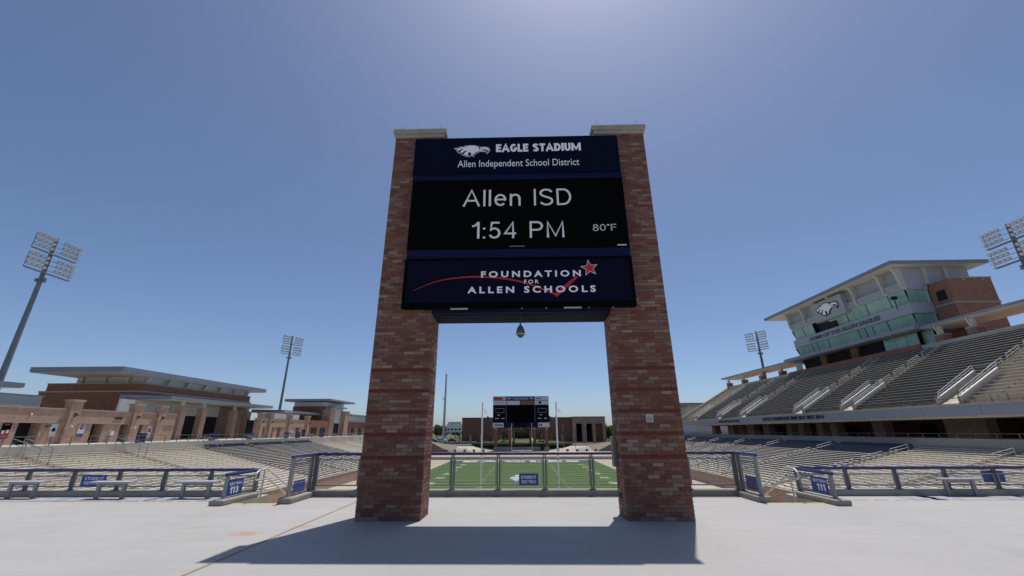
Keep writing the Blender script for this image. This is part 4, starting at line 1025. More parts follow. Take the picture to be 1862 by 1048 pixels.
for x0 in (-10.4, 6.0):
    b = MB()
    for a in ((x0, x0+3.4, 9.9, 10.05), (x0, x0+3.4, 8.35, 8.5), (x0, x0+0.12, 8.35, 10.05), (x0+3.28, x0+3.4, 8.35, 10.05)): b.box(a[0], a[1], 164.9, 164.99, a[2], a[3])
    b.build('clock_frame', 'galv', SB)
    b = MB(); b.box(x0+0.7, x0+1.7, 164.95, 164.99, 7.4, 7.7); b.box(x0-0.1, x0+1.3, 164.95, 164.99, 6.1, 6.45); b.box(x0+2.3, x0+3.5, 164.95, 164.99, 6.1, 6.45); b.build('caption', 'plate', SB)
for x in (-6.25, 4.82):
    b = MB(); b.box(x-0.07, x+0.07, 164.9, 164.99, 4.8, 14.5); b.build('divider', 'pole', SB)
for x0, x1 in ((-10.9,-9.7), (-5.5,-4.4), (-3.95,-3.1), (2.6,3.4), (4.0,5.1), (8.6,9.8)):
    near = x0 in (-10.9, -5.5, 4.0, 8.6)
    b = MB(); b.box(x0, x1, 165.2 if near else 167.5, 166.4 if near else 168.7, G-0.2, 2.2 if near else 2.89); q = b.build('brick_leg', 'wall_dark', SB)
    if near:
        b = MB(); b.box(x0+0.1, x1-0.1, 165.3, 166.3, 2.2, 2.89); b.build('cap', 'caststone', q)
b = MB(); b.box(-10.9, 9.8, 162.8, 164.4, -6.2, -3.95); tag(b.build('planter_wall', 'curb'), 'grey concrete wall below the scoreboard', 'wall')
b = MB(); b.box(6.6, 8.0, 162.6, 162.79, -5.1, -3.9); tag(b.build('dark_cabinet', 'gap'), 'small black box on the grey wall below the scoreboard', 'box')
t = thing('mound_stair', 'pale stair climbing the grass mound behind the scoreboard', 'stairs', (-0.3, 176, G))
for k in range(14):
    b = MB(); b.box(-3.7, 3.4, 172+k*0.35, 172.36+k*0.35, G, G+0.16*(k+1)); b.build('step', 'tan', t)
for x in (-4.3, 3.5):
    b = MB(); b.prism_x([(171.4, G), (177.4, G), (177.4, G+2.9), (171.4, G+0.5)], x, x+0.6); b.build('cheek_wall', 'tan', t)
b = MB(); b.box(-4.2, 4.0, 178, 178.6, G+2.2, G+2.5); b.build('landing_rail', 'white', t)

# brick gate pillars and rail of the far fence
fx = [-24.9, -19.9, -15.2, -10.5, 9.0, 13.9, 18.7, 24, 29, -30, 34]
for i, x in enumerate(fx):
    t = thing('fence_pillar', 'brick fence pillar with pale cap before the far brick building, pillar %s' % (ORD[sorted(fx).index(x)] + ' from the left'), 'pillar', (x, 200, G), 'brick fence pillars before the far building')
    b = MB(); b.box(x-0.45, x+0.45, 205.5, 206.4, G, G+3.4); b.build('brickwork', 'wall', t)
    b = MB(); b.box(x-0.55, x+0.55, 205.4, 206.5, G+3.4, G+3.6); b.build('cap', 'caststone', t)
t = thing('far_fence', 'dark picket fence between the brick fence pillars', 'fence', (0, 206, G))
b = MB(); b.box(-34, 36, 205.93, 205.97, G+0.3, G+0.36); b.box(-34, 36, 205.93, 205.97, G+2.6, G+2.66); b.build('rail', 'gap', t)
b = MB(); x = -34
while x < 36: b.box(x, x+0.03, 205.94, 205.96, G, G+2.8); x += 0.16
pk = b.build('picket', 'gap', t); pk['kind'] = 'stuff'
# railing with short brick posts on the far end walkway
ex = [-28.1, -24.9, -21.3, -17.9, -14.4, 12.8, 16.3, 19.8, 23.3, 26.6]
for x in ex:
    zb = -5.95
    b = MB(); b.box(x-0.42, x+0.42, 159.8, 160.5, zb-0.3, zb+1.35)
    tag(b.build('rail_pillar', 'wall_dark'), 'short brick rail post on the far end walkway, %s from the left' % ORD[sorted(ex).index(x)], 'pillar', 'short brick rail posts at the far end')
t = thing('far_end_railing', 'thin metal railing along the far end walkway', 'railing', (0, 160, -6))
b = MB(); 
for s0, s1 in ((-28, -11), (10, 27)):
    b.tube((s0, 160.1, -4.9), (s1, 160.1, -4.9), 0.04, 5); b.tube((s0, 160.1, -5.4), (s1, 160.1, -5.4), 0.03, 5)
    x = s0
    while x < s1: b.box(x-0.03, x+0.03, 160.07, 160.13, -6, -4.9); x += 1.15
b.build('rail', 'galv', t)
for s in (-1, 1):
    b = MB(); b.hexa([(s*19.5,161,-5.85),(s*24.5,161,-5.85),(s*23.5,165,-5.4),(s*20.3,165,-5.4)], [(s*19.5,161,-5.4),(s*24.5,161,-5.4),(s*25.3,165,-4.2),(s*21.3,165,-4.2)])
    tag(b.build('banked_seating', 'curb'), 'small grey sloping seating block on the %s side of the far walkway' % ('left' if s < 0 else 'right'), 'seating')

# goal posts
def goal(y, label, gooseneck):
    t = thing('goal_post', label, 'goal post', (-0.3, y, -7.8), 'goal posts')
    b = MB(); b.tube((-0.3-3.56, y, -4.75), (-0.3-3.56, y, 4.35), 0.075, 8); b.build('upright', 'white', t)
    b = MB(); b.tube((-0.3+3.56, y, -4.75), (-0.3+3.56, y, 4.35), 0.075, 8); b.build('upright', 'white', t)
    b = MB(); b.tube((-0.3-3.56, y, -4.75), (-0.3+3.56, y, -4.75), 0.09, 8); b.build('crossbar', 'white', t)
    b = MB(); b.path([(-0.3, y, -4.75), (-0.3, y+gooseneck*0.9, -5.2), (-0.3, y+gooseneck*1.8, -6.0), (-0.3, y+gooseneck*1.8, -7.8)], 0.12, 8); b.build('base_post', 'white', t)
    for x in (-3.86, 3.26):
        b = MB(); b.add([(x, y, 4.33), (x+0.12, y-0.02, 3.9), (x+0.42, y+0.03, 3.3), (x+0.40, y, 3.25), (x+0.22, y+0.02, 3.6), (x+0.02, y, 4.2)], [(0,1,2,3,4,5)]); b.build('ribbon', 'redprint', t)
goal(41.0, 'near white goal post seen large through the brick gateway', -1)
goal(152.5, 'small far white goal post in front of the scoreboard', 1)
for i, (x, zt) in enumerate(((15.85, 3.7), (20.5, 3.9), (24.9, 3.8))):
    t = thing('flag_pole', '%s bare flag pole right of the scoreboard, counted from the left' % ORD[i], 'flag pole', (x, 172, -4.3), 'bare flag poles right of the scoreboard')
    b = MB(); b.tube((x,170,-4.9), (x,170,zt), 0.11, 8, 0.06); b.build('pole', 'galv', t)
    b = MB(); b.ball((x,170,zt+0.1), 0.13, 8, 5); b.build('finial', 'white', t)

# brick building beyond the far end
BB = thing('brick_field_house', 'long low brick building with three tall dark openings beyond the scoreboard', 'building', (5, 235, G))
b = MB(); b.box(-32.5, 26.4, 230, 262, G, 8.35); b.build('left_wing', 'wall_dark', BB)
b = MB(); b.box(26.41, 43.9, 230, 262, 5.3, 8.55)
for x0, x1 in ((26.41, 28.4), (31.6, 33.7), (37.0, 38.6), (42.3, 43.9)): b.box(x0, x1, 228.6, 262, G, 5.3)
b.box(26.41, 43.9, 228.6, 229.99, 5.3, 8.55)
b.build('right_wing', 'wall', BB)
b = MB(); b.box(28.4, 37.0, 234, 234.4, G, 5.3); b.build('dark_opening', 'gap', BB)
b = MB(); b.box(38.6, 42.3, 230, 234.4, G, 5.3); b.build('recessed_wall', 'wall_dark', BB)
b = MB(); b.box(-32.7, 26.4, 229.8, 262, 8.35, 8.62); b.box(26.41, 44.1, 228.4, 262, 8.55, 8.82); b.build('coping', 'navy', BB)
for s, x in ((-1, -13.6), (1, 13.2)):
    t = thing('eagle_statue', 'dark spread-winged eagle statue on a brick column, %s of the scoreboard' % ('left' if s < 0 else 'right'), 'statue', (x, 185, G), 'eagle statues flanking the scoreboard')
    b = MB(); b.box(x-0.7, x+0.7, 184.3, 185.7, G, 4.2); b.build('plinth', 'wall_dark', t)
    b = MB()
    b.lathe((x,185,4.2), [(0.5,0),(0.35,0.2),(0.5,0.9),(0.45,1.6),(0.25,2.0),(0.22,2.3),(0.02,2.5)], 10)
    for k in (-1, 1):
        b.hexa([(x+k*0.3,184.8,5.0),(x+k*0.3,185.2,5.0),(x+k*1.2,185.15,6.9),(x+k*1.9,185.1,7.4)][::k], [(x+k*0.3,184.9,6.0),(x+k*0.3,185.1,6.0),(x+k*1.0,185.05,7.6),(x+k*1.7,185.0,7.9)][::k])
    b.build('eagle', 'camgrey', t)

# visiting field press box, car park and poles far left in the gap
t = thing('small_press_box', 'small white two storey press box far off left of the brick building', 'building', (-57, 350, G))
b = MB(); b.box(-62, -49.5, 350, 356, 1.6, 7.2); b.build('cabin', 'white', t)
b = MB(); b.box(-63, -46, 349.5, 357, 0.9, 1.55); b.build('platform', 'panel', t)
b = MB(); b.box(-61, -50.5, 350.5, 355.5, 7.2, 9.0); b.build('roof_equipment', 'panel', t)
for k in range(4):
    b = MB(); b.box(-61.4+k*3.0, -59.4+k*3.0, 349.93, 349.99, 2.4, 3.8); b.build('window', 'carglass', t)
b = MB()
for k in range(5): b.box(-62+k*3.5, -61.6+k*3.5, 351, 351.4, G, 0.9)
b.build('leg', 'panel', t)
for x, y, zt, lab in ((-43.5, 237, 33, 'tall bare grey pole rising left of the far goal post'), (-78, 420, 32, 'thin distant light pole left of the brick building'), (92, 420, 24, 'thin distant light pole just left of the right brick pillar')):
    t = thing('light_pole', lab, 'pole', (x, y, G))
    b = MB(); b.tube((x,y,G), (x,y,zt), 0.75 if y < 300 else 0.35, 10, 0.45 if y < 300 else 0.2); b.build('shaft', 'pole' if y > 300 else 'panel', t)
    if y > 300:
        b = MB(); b.box(x-1.8, x+1.8, y-0.3, y+0.3, zt, zt+0.8); b.build('lamp_head', 'galv', t)
def car(x, y, m, label, rz=0):
    t = thing('parked_car', label, 'car', (x, y, -3.3), 'cars parked beyond the far left corner')
    b = MB()
    b.prism_y([(x-2.2,-3.0),(x+2.2,-3.0),(x+2.25,-2.5),(x+1.3,-2.35),(x-1.7,-2.3),(x-2.25,-2.5)], y-0.9, y+0.9)
    b.prism_y([(x-1.7,-2.32),(x+1.25,-2.36),(x+0.55,-1.85),(x-1.2,-1.82)], y-0.75, y+0.75); b.build('body', m, t)
    b = MB(); b.prism_y([(x-1.45,-2.28),(x+1.0,-2.28),(x+0.5,-1.92),(x-1.15,-1.9)], y-0.77, y+0.77); b.build('window', 'carglass', t)
    for wx in (x-1.4, x+1.4):
        for wy in (y-0.85, y+0.85):
            b = MB(); b.tube((wx,wy-0.1,-2.98), (wx,wy+0.1,-2.98), 0.33, 10); b.build('wheel', 'tyre', t)
for i, (x, m, lab) in enumerate([(-44.5,'cardark','dark car parked farthest left beyond the far end'), (-39.5,'carwhite','white car parked second from left beyond the far end'), (-34.8,'cardark','dark car parked beside the end of the brick building'), (-42,'carwhite','white car parked in the back row beyond the far end')]):
    car(x, 214 if i < 3 else 219, m, lab)

# shrubs and trees made of small leaf faces
def leaf_mesh(b, c, rx, ry, rz, n, s):
    for _ in range(n):
        while True:
            p = Vector((random.uniform(-1,1), random.uniform(-1,1), random.uniform(-1,1)))
            if 0.25 < p.length < 1: break
        q = Vector((c[0]+p.x*rx, c[1]+p.y*ry, c[2]+p.z*rz))
        a = Vector((random.uniform(-1,1), random.uniform(-1,1), random.uniform(-1,1))).normalized()*s*random.uniform(0.6,1.3)
        d = a.orthogonal().normalized()*s*random.uniform(0.5,1.0)
        b.add([q-a, q+d, q+a, q-d], [(0,1,2,3)])
def tree(x, y, h, w, label, group, base=G):
    t = thing('tree', label, 'tree', (x, y, base), group)
    b = MB(); b.tube((x,y,base), (x+0.2,y,base+h*0.5), w*0.05, 6, w*0.025)
    for k in range(4):
        a = k*1.6+x; b.tube((x+0.1,y,base+h*0.3), (x+math.cos(a)*w*0.3, y+math.sin(a)*w*0.3, base+h*0.65), w*0.025, 5, w*0.01)
    b.build('trunk', 'bark', t)
    b = MB()
    for k in range(14):
        a = random.uniform(0, 6.28); r = random.uniform(0.05, 0.36)*w
        cz = base + h*random.uniform(0.28, 0.86)
        leaf_mesh(b, (x+math.cos(a)*r, y+math.sin(a)*r, cz), w*0.2, w*0.2, h*0.17, 120, w*0.042)
    b.build('crown', 'leaf', t)
POS = ['leftmost','second','third','fourth','fifth','sixth','seventh','eighth','ninth','tenth','eleventh','twelfth','thirteenth','fourteenth']
spots = [(-96,360,11),(-88,368,10.5),(-81,355,10),(-74,372,11),(-66,366,10.5),(-59,380,10),(-52,372,11)]
for i, (x, y, h) in enumerate(spots): tree(x, y, h, 9.5, '%s green tree in the far row left of the brick building' % POS[i], 'far trees left of the brick building')
spots = [(47.5,240,8.0),(52,250,8.5),(57,246,7.0),(50.5,262,9.5)]
for i, (x, y, h) in enumerate(spots): tree(x, y, h, 7.0, '%s tree beyond the right end of the field house, counted from the left' % ['first','third','fourth','second'][i], 'trees beyond the field house')
b = MB()
x = -1400
while x < 1400:
    if abs(x+30) > 20: leaf_mesh(b, (x, 900+random.uniform(-40,40), 2.5), 13, 10, random.uniform(6,9), 26, 2.2)
    x += 11
tw = b.build('distant_woodland', 'leaf'); tw['kind'] = 'stuff'; tw['label'] = 'far green treeline on the horizon'
SH = [(-15,181,3.5,1.1),(-11,176,3.2,1.0),(-7,179,2.4,1.2),(-12.5,184,3,1.3),(6.2,179,2.6,1.2),(10,177,3,1.0),(13,182,3.4,1.1),(17,184,2.5,0.9),(-18,185,2.4,0.9),(8.3,184,2.6,1.4),(-7.5,172,2,0.8),(7.3,172,2,0.8)]
order = sorted(range(len(SH)), key=lambda i: SH[i][0])
for i, (x, y, w, hh) in enumerate(SH):
    b = MB(); leaf_mesh(b, (x, y, G+0.9+hh*0.5), w*0.75, 1.4, hh, 260, 0.22)
    tag(b.build('shrub', 'shrub'), 'low green shrub on the mound behind the scoreboard, %s from the left' % ORD[order.index(i)], 'shrub', 'shrubs on the scoreboard mound')
b = MB(); leaf_mesh(b, (-0.3, 184, 1.0), 9.0, 1.6, 2.2, 1500, 0.28); leaf_mesh(b, (-0.3, 184.5, -0.3), 9.5, 1.6, 1.6, 900, 0.28)
tag(b.build('hedge', 'shrub'), 'dark clipped hedge behind the scoreboard legs', 'hedge')

# ================================================================== deck edge railing
def mesh_panel(b, axis, a0, a1, c, z0, z1, step=0.05, r=0.0022):
    """square wire grid in plane axis=const"""
    n = int(round((a1-a0)/step)); m = int(round((z1-z0)/step))
    for i in range(1, n):
        u = a0+(a1-a0)*i/n
        if axis == 'y': b.box(u-r, u+r, c-r, c+r, z0, z1)
        else: b.box(c-r, c+r, u-r, u+r, z0, z1)
    for j in range(1, m):
        z = z0+(z1-z0)*j/m
        if axis == 'y': b.box(a0, a1, c-r*0.9, c+r*0.9, z-r, z+r)
        else: b.box(c-r*0.9, c+r*0.9, a0, a1, z-r, z+r)
def frame_panel(t, axis, a0, a1, c, z0, z1):
    b = MB(); w = 0.02
    def bx(u0, u1, zz0, zz1):
        if axis == 'y': b.box(u0, u1, c-w, c+w, zz0, zz1)
        else: b.box(c-w, c+w, u0, u1, zz0, zz1)
    bx(a0, a1, z0, z0+0.035); bx(a0, a1, z1-0.035, z1); bx(a0, a0+0.03, z0+0.035, z1-0.035); bx(a1-0.03, a1, z0+0.035, z1-0.035)
    f = b.build('frame', 'galv', t)
    b = MB(); mesh_panel(b, axis, a0+0.03, a1-0.03, c, z0+0.035, z1-0.035); q = b.build('wire_mesh', 'wire', f); q['kind'] = 'stuff'
def rail_post(t, x, y, z0, z1, axis='y', m='post'):
    b = MB()
    if axis == 'y':
        b.box(x-0.045, x-0.012, y-0.03, y+0.03, z0, z1); b.box(x+0.012, x+0.045, y-0.03, y+0.03, z0, z1); b.box(x-0.09, x+0.09, y-0.07, y+0.07, z0, z0+0.015)
    else:
        b.box(x-0.03, x+0.03, y-0.045, y+0.045, z0, z1); b.box(x-0.07, x+0.07, y-0.09, y+0.09, z0, z0+0.015)
    b.build('post', m, t)
# centre span
CR = thing('deck_guardrail', 'tall central guardrail of wire mesh with dark blue top pipe between the pillars', 'railing', (0, 12.6, 0))
b = MB(); b.box(-6.15, 6.15, 12.45, 12.85, 0.0, 0.15); b.build('kerb', 'curb', CR, bevel=0.012)
b = MB(); b.tube((-6.0,12.62,1.09), (6.0,12.62,1.09), 0.043, 12)
b.tube((-6.0,12.62,1.09), (-6.0,11.34,1.09), 0.043, 12); b.tube((6.0,12.62,1.09), (6.0,11.5,1.09), 0.043, 12)
for p in ((-6.0,12.62,1.09), (6.0,12.62,1.09), (-6.0,11.34,1.09), (6.0,11.5,1.09)): b.ball(p, 0.043, 10, 6)
b.build('top_rail', 'navy', CR, smooth=False)
PX = [-5.96, -4.65, -3.33, -2.01, -0.70, 0.61, 1.94, 3.28, 4.62, 5.96]
for x in PX: rail_post(CR, x, 12.62, 0.15, 1.06)
for i in range(len(PX)-1): frame_panel(CR, 'y', PX[i]+0.055, PX[i+1]-0.055, 12.62, 0.25, 0.96)
for s, yf in ((-1, 11.34), (1, 11.5)):
    b = MB(); b.box(s*5.82, s*6.17, yf-0.12, 12.44, 0.0, 0.14); b.build('wing_kerb', 'curb', CR, bevel=0.03)
    rail_post(CR, s*6.0, yf+0.05, 0.14, 1.06, 'x', 'galv'); rail_post(CR, s*6.0, 12.45, 0.14, 1.06, 'x')
    frame_panel(CR, 'x', yf+0.1, 12.38, s*6.0, 0.2, 0.98)
# side spans
for s, w in ((-1, 'left'), (1, 'right')):
    SR = thing('deck_guardrail', 'low %s guardrail with dark blue top pipe behind the benches' % w, 'railing', (s*12, 12.6, 0), 'low side guardrails of the deck')
    yf = 11.15 if s < 0 else 11.07
    b = MB(); b.box(s*7.75, s*30, 12.45, 12.85, 0.0, 0.15); b.build('kerb', 'curb', SR, bevel=0.012)
    b = MB(); b.tube((s*7.53,12.62,0.68), (s*30,12.62,0.68), 0.042, 12); b.tube((s*7.53,12.62,0.68), (s*7.53,yf,0.68), 0.042, 12)
    b.ball((s*7.53,12.62,0.68), 0.042, 10, 6); b.ball((s*7.53,yf,0.68), 0.042, 10, 6); b.build('top_rail', 'navy', SR)
    xs = [7.62+1.345*k for k in range(17)]
    for k, x in enumerate(xs): rail_post(SR, s*x, 12.62, 0.15, 0.65)
    for k in range(16):
        a, c = sorted((s*(xs[k]+0.05), s*(xs[k+1]-0.05))); frame_panel(SR, 'y', a, c, 12.62, 0.235, 0.545)
    b = MB(); b.box(s*7.36, s*7.72, yf-0.2, 12.44, 0.0, 0.13); b.build('wing_kerb', 'curb', SR, bevel=0.035)
    rail_post(SR, s*7.53, yf+0.06, 0.13, 0.65, 'x', 'galv'); rail_post(SR, s*7.53, 12.46, 0.13, 0.65, 'x')
    frame_panel(SR, 'x', yf+0.12, 12.4, s*7.53, 0.2, 0.56)
# stairs down through the deck
for s, w in ((-1, 'left'), (1, 'right')):
    t = thing('deck_stair', 'concrete stair with yellow nosing descending through the deck on the %s' % w, 'stairs', (s*6.8, 12, 0))
    b = MB(); 
    for k in range(1, 78):
        y = 11.35+0.29*(k-1); z = -0.155*k if y < 14 else max(-0.155*10 - 0.084*(k-10), -7.8)
        b.box(s*6.19, s*7.35, y, y+0.292, -8.6, z)
    b.build('steps', 'tan', t)
    b = MB(); b.box(s*6.0, s*7.6, 11.28, 11.349, 0.0, 0.004); b.build('nosing', 'yellow', t)
    for x0, x1 in ((7.35, 7.6), (5.98, 6.18)):
        b = MB(); b.prism_x([(11.351,-2.0),(16.0,-2.9),(16.0,-1.85),(13.3,-0.8),(12.9,-0.001),(11.351,-0.001)], s*x0, s*x1); b.build('side_wall', 'concrete', t)
    hx = s*6.95; y0 = 11.45
    b = MB()
    b.path([(hx, y0+0.55, 0.52), (hx, y0+0.05, 0.52), (hx, y0, 0.57), (hx, y0, 0.68), (hx, y0+0.12, 0.76), (hx, y0+0.42, 0.77), (hx, y0+0.6, 0.70), (hx, 16.4, -1.35), (hx, 16.4, -2.6)], 0.023, 8)
    b.path([(hx, y0+0.55, 0.52), (hx, 16.4, -1.65)], 0.023, 8)
    b.tube((hx, y0+0.35, -0.3), (hx, y0+0.35, 0.77), 0.023, 8); b.tube((hx, 14.2, -1.4), (hx, 14.2, -0.35), 0.023, 8)
    b.build('handrail', 'rail_white', t)

# blue signs on the railing
def rail_sign(label, lines, org, right, w, h, heights, bolts=True):
    n = Vector(right).normalized().cross(Vector(ZU)); o = Vector(org)
    t = thing('railing_sign', label, 'sign', tuple(o), 'blue signs on the deck railing')
    flat('plate', [[(0,0),(w,0),(w,h),(0,h)]], 'signblue', t, right, ZU, o, 1.0, 0.006)
    R = Vector(right).normalized()
    for s_, fx0, fx1, fz, fh in lines:
        stroke_text('lettering', s_, 'signwhite', t, right, ZU, o + R*(w*fx0) + Vector((0,0,h*fz)) + n*0.006, w*(fx1-fx0), h*fh, w=0.17 if len(s_) > 3 else 0.2, gap=0.13, depth=0.002)
    return t
rail_sign('blue student section sign on the central guardrail between the pillars', [('STUDENT',0.10,0.88,0.55,0.26), ('SECTION',0.13,0.87,0.17,0.26)], (-0.115, 12.59, 0.265), XR, 0.54, 0.30, None)
rail_sign('blue student section sign on the left guardrail between the two benches', [('STUDENT',0.12,0.90,0.55,0.26), ('SECTION',0.12,0.86,0.17,0.26)], (-12.72, 12.59, 0.26), XR, 0.72, 0.30, None)
rail_sign('blue section 113 sign on the railing end by the left stair', [('SECTION',0.08,0.92,0.66,0.18), ('113',0.18,0.75,0.14,0.42)], (-7.50, 11.24, 0.17), (0,1,0), 0.58, 0.37, None)
rail_sign('blue section 111 sign on the railing end by the right stair', [('SECTION',0.12,0.94,0.66,0.18), ('111',0.34,0.84,0.14,0.42)], (7.50, 11.86, 0.20), (0,-1,0), 0.60, 0.37, None)
t = thing('railing_sign', 'plain blue sign on the right guardrail beyond the bench', 'sign', (12.7, 12.6, 0.34), 'blank blue panels on the railing')
b = MB(); b.box(12.68, 13.28, 12.65, 12.656, 0.31, 0.60); b.build('plate', 'signblue', t)
t = thing('railing_sign', 'plain blue sign seen from behind on the wing left of the right stair', 'sign', (6.03, 12, 0.24), 'blank blue panels on the railing')
b = MB(); b.box(6.03, 6.036, 11.66, 12.28, 0.22, 0.53); b.build('plate', 'signblue', t)
t = thing('railing_sign', 'slatted blue panel low on the wing railing right of the left stair', 'sign', (-6.04, 12, 0.2), 'blank blue panels on the railing')
for k in range(6):
    b = MB(); b.box(-5.965, -5.955, 11.52, 12.1, 0.21+k*0.047, 0.248+k*0.047); b.build('slat', 'signblue', t)
# dark shading boards at the kerb below the signs
for x0, x1, lab in ((-0.15, 0.5, 'dark strip on the kerb under the central student section sign'), (12.5, 13.25, 'dark strip on the kerb under the plain right sign')):
    pass

# small benches along the rail
def bench(x, y, label):
    t = thing('companion_bench', label, 'bench', (x, y, 0), 'small aluminium benches along the side guardrails')
    b = MB(); b.box(x-0.56, x+0.56, y-0.135, y+0.135, 0.40, 0.44); b.build('seat', 'benchtop', t, bevel=0.008)
    for dx in (-0.36, 0.36):
        b = MB(); b.box(x+dx-0.045, x+dx+0.045, y-0.03, y+0.03, 0.008, 0.40); q = b.build('leg', 'galv', t)
        b = MB(); b.box(x+dx-0.08, x+dx+0.08, y-0.11, y+0.11, 0.0, 0.008); b.build('foot_plate', 'galv', q)
    b = MB(); b.box(x-0.36, x+0.36, y-0.02, y+0.02, 0.33, 0.398); b.build('brace', 'galv', t)
bench(-13.95, 12.22, 'leftmost small aluminium bench at the left edge of the deck')
bench(-11.35, 12.14, 'small aluminium bench in front of the left student section sign')
bench(-9.0, 12.18, 'small aluminium bench nearest the left stair')
bench(11.8, 12.45, 'single small aluminium bench right of the right stair')

# ================================================================== brick gateway with sign
CH, BL = 0.0762, 0.24
bandc = {15, 21, 27, 33, 39}
bm_full = {}
def unit(L, D, H, mname):
    key = (round(L,3), round(D,3), mname)
    if key not in bm_full:
        b = MB(); b.box(-L/2, L/2, -D/2, D/2, 0, H); bm_full[key] = b.mesh('brick', mname)
    return bm_full[key]
def brick_pillar(x0, x1, y0, y1, inner, label):
    t = thing('brick_pillar', label, 'pillar', ((x0+x1)/2, (y0+y1)/2, 0), 'brick gateway pillars')
    T = 0.10; g = 0.005; top = 9.42; N = int(top/CH)
    b = MB(); b.box(x0+0.009, x1-0.009, y0+0.009, y1-0.009, 0, N*CH); b.build('mortar_core', 'mortar', t)
    jb = MB(); cnt = 0
    for c in range(N):
        z0 = c*CH+0.005; H = CH-0.010
        m = 'band' if c in bandc else 'brick_o'
        # front and back
        for face in ('front', 'back', 'inner', 'outer'):
            if face in ('front', 'back'):
                a, e = x0, x1
                off = 0 if c % 2 == 0 else BL/2
            else:
                a, e = y0+T, y1-T
                off = 0.04 if c % 2 == 0 else BL/2+0.04
            edges = [a]; u = a + (off if off else BL)
            while u < e-0.03: edges.append(u); u += BL
            edges.append(e)
            for i in range(len(edges)-1):
                u0, u1 = edges[i]+g*(i > 0), edges[i+1]-g*(i < len(edges)-2)
                L = u1-u0; cu = (u0+u1)/2
                if L < 0.02: continue
                pr = random.uniform(-0.0015, 0.002)
                if face in ('front', 'back'):
                    cy = (y0+T/2-pr) if face == 'front' else (y1-T/2+pr)
                    bx = (cu-L/2, cu+L/2, cy-T/2, cy+T/2)
                else:
                    right = (face == 'inner') == (inner > 0)
                    cx = (x1-T/2+pr) if right else (x0+T/2-pr)
                    bx = (cx-T/2, cx+T/2, cu-L/2, cu+L/2)
                if face in ('front', 'inner') and c < 36 and cnt < 299:
                    cnt += 1
                    if face == 'front': link_mesh('brick', unit(L, T, H, m), t, (cu, cy, z0))
                    else: link_mesh('brick', unit(T, L, H, m), t, (cx, cu, z0))
                else:
                    jb.mi = 1 if m == 'band' else 0; jb.t = random.random(); jb.box(bx[0], bx[1], bx[2], bx[3], z0, z0+H)
    q = jb.build('brickwork', ['brick_j', 'band'], t, tone=True); q['kind'] = 'stuff'
    zc = N*CH
    b = MB(); b.box(x0-0.03, x1+0.03, y0-0.03, y1+0.03, zc, zc+0.11); b.box(x0-0.07, x1+0.07, y0-0.07, y1+0.07, zc+0.11, zc+0.26); b.build('cap_stone', 'limestone', t, bevel=0.01)
    for x in (x0+0.12, x1-0.12):
        b = MB(); b.tube((x, y0+0.1, zc+0.26), (x, y0+0.1, zc+0.56), 0.006, 6, 0.003); b.build('lightning_rod', 'pole', t)
    return t
brick_pillar(-3.41, -2.08, 9.20, 9.95, +1, 'left brick gateway pillar carrying the electronic sign, with dark red brick bands')
brick_pillar(2.07, 3.40, 9.20, 9.95, -1, 'right brick gateway pillar with beige plate and grey cabinet, carrying the sign')

SG = thing('electronic_sign', 'large dark marquee sign with lit message board spanning the two brick pillars', 'sign', (-0.07, 9.2, 4.3))
SYF = 8.95
b = MB(); b.box(-2.74, 2.63, SYF+0.06, 9.17, 4.40, 9.12); b.box(-2.07, 2.06, 9.17, 9.93, 4.26, 9.12); b.build('housing', 'soffit_navy', SG)
b = MB(); b.box(-2.78, 2.60, SYF, SYF+0.058, 7.99, 9.14); b.build('top_panel', 'signnavy', SG, bevel=0.008)
b = MB(); b.box(-2.77, 2.63, SYF+0.02, SYF+0.058, 7.82, 7.985); b.build('upper_strip', 'stripnavy', SG)
b = MB(); b.box(-2.76, 2.63, SYF+0.01, SYF+0.058, 5.86, 7.815); b.build('message_board', 'black', SG)
b = MB(); b.box(-2.75, 2.63, SYF+0.02, SYF+0.058, 5.63, 5.855); b.build('lower_strip', 'stripnavy', SG)
b = MB(); b.box(-2.77, 2.64, SYF-0.02, SYF+0.058, 4.37, 5.62); b.build('bottom_panel', 'black', SG, bevel=0.01)
b = MB(); b.box(-2.68, 2.55, SYF-0.026, SYF-0.021, 4.50, 5.54); b.build('bottom_panel_face', 'signnavy', SG)
b = MB(); b.box(-2.70, 2.52, SYF-0.006, SYF-0.001, 8.05, 9.06); b.build('top_panel_face', 'signnavy', SG)
b = MB(); b.box(-2.06, 2.05, 9.0, 9.16, 4.27, 4.395); b.build('lower_ledge', 'soffit_navy', SG)
for x in (-1.62, 0.98):
    b = MB(); b.box(x, x+0.40, SYF-0.02, SYF+0.01, 4.335, 4.366); b.build('pale_label', 'plate', SG)
for x in (0.02, 0.58, 1.55, 2.1):
    b = MB(); b.ball((x, SYF+0.0, 4.35), 0.014, 6, 4); b.build('bolt', 'rail_white', SG)
f0 = SYF-0.0065; f1 = SYF-0.0265; fl = SYF+0.0095
eagle('eagle_emblem', SG, XR, ZU, (-1.73, f0, 8.70), 0.97, depth=0.003)
stroke_text('title_lettering', 'EAGLE STADIUM', 'letter', SG, XR, ZU, (-0.61, f0, 8.655), 2.24, 0.245, w=0.235, gap=0.07)
text('subtitle_lettering', 'Allen Independent School District', 'letter', SG, XR, ZU, (-1.61, f0, 8.205), 3.17, 0.215, bold=-0.004, depth=0.004)
stroke_text('message_lettering', 'Allen ISD', 'led', SG, XR, ZU, (-1.43, fl, 7.04), 2.73, 0.475, w=0.10, gap=0.16)
stroke_text('message_lettering', '1:54 PM', 'led', SG, XR, ZU, (-1.19, fl, 6.14), 2.27, 0.45, w=0.105, gap=0.16)
stroke_text('temperature_lettering', '80*F', 'ledsmall', SG, XR, ZU, (1.78, fl, 6.30), 0.58, 0.18, w=0.09, gap=0.12)
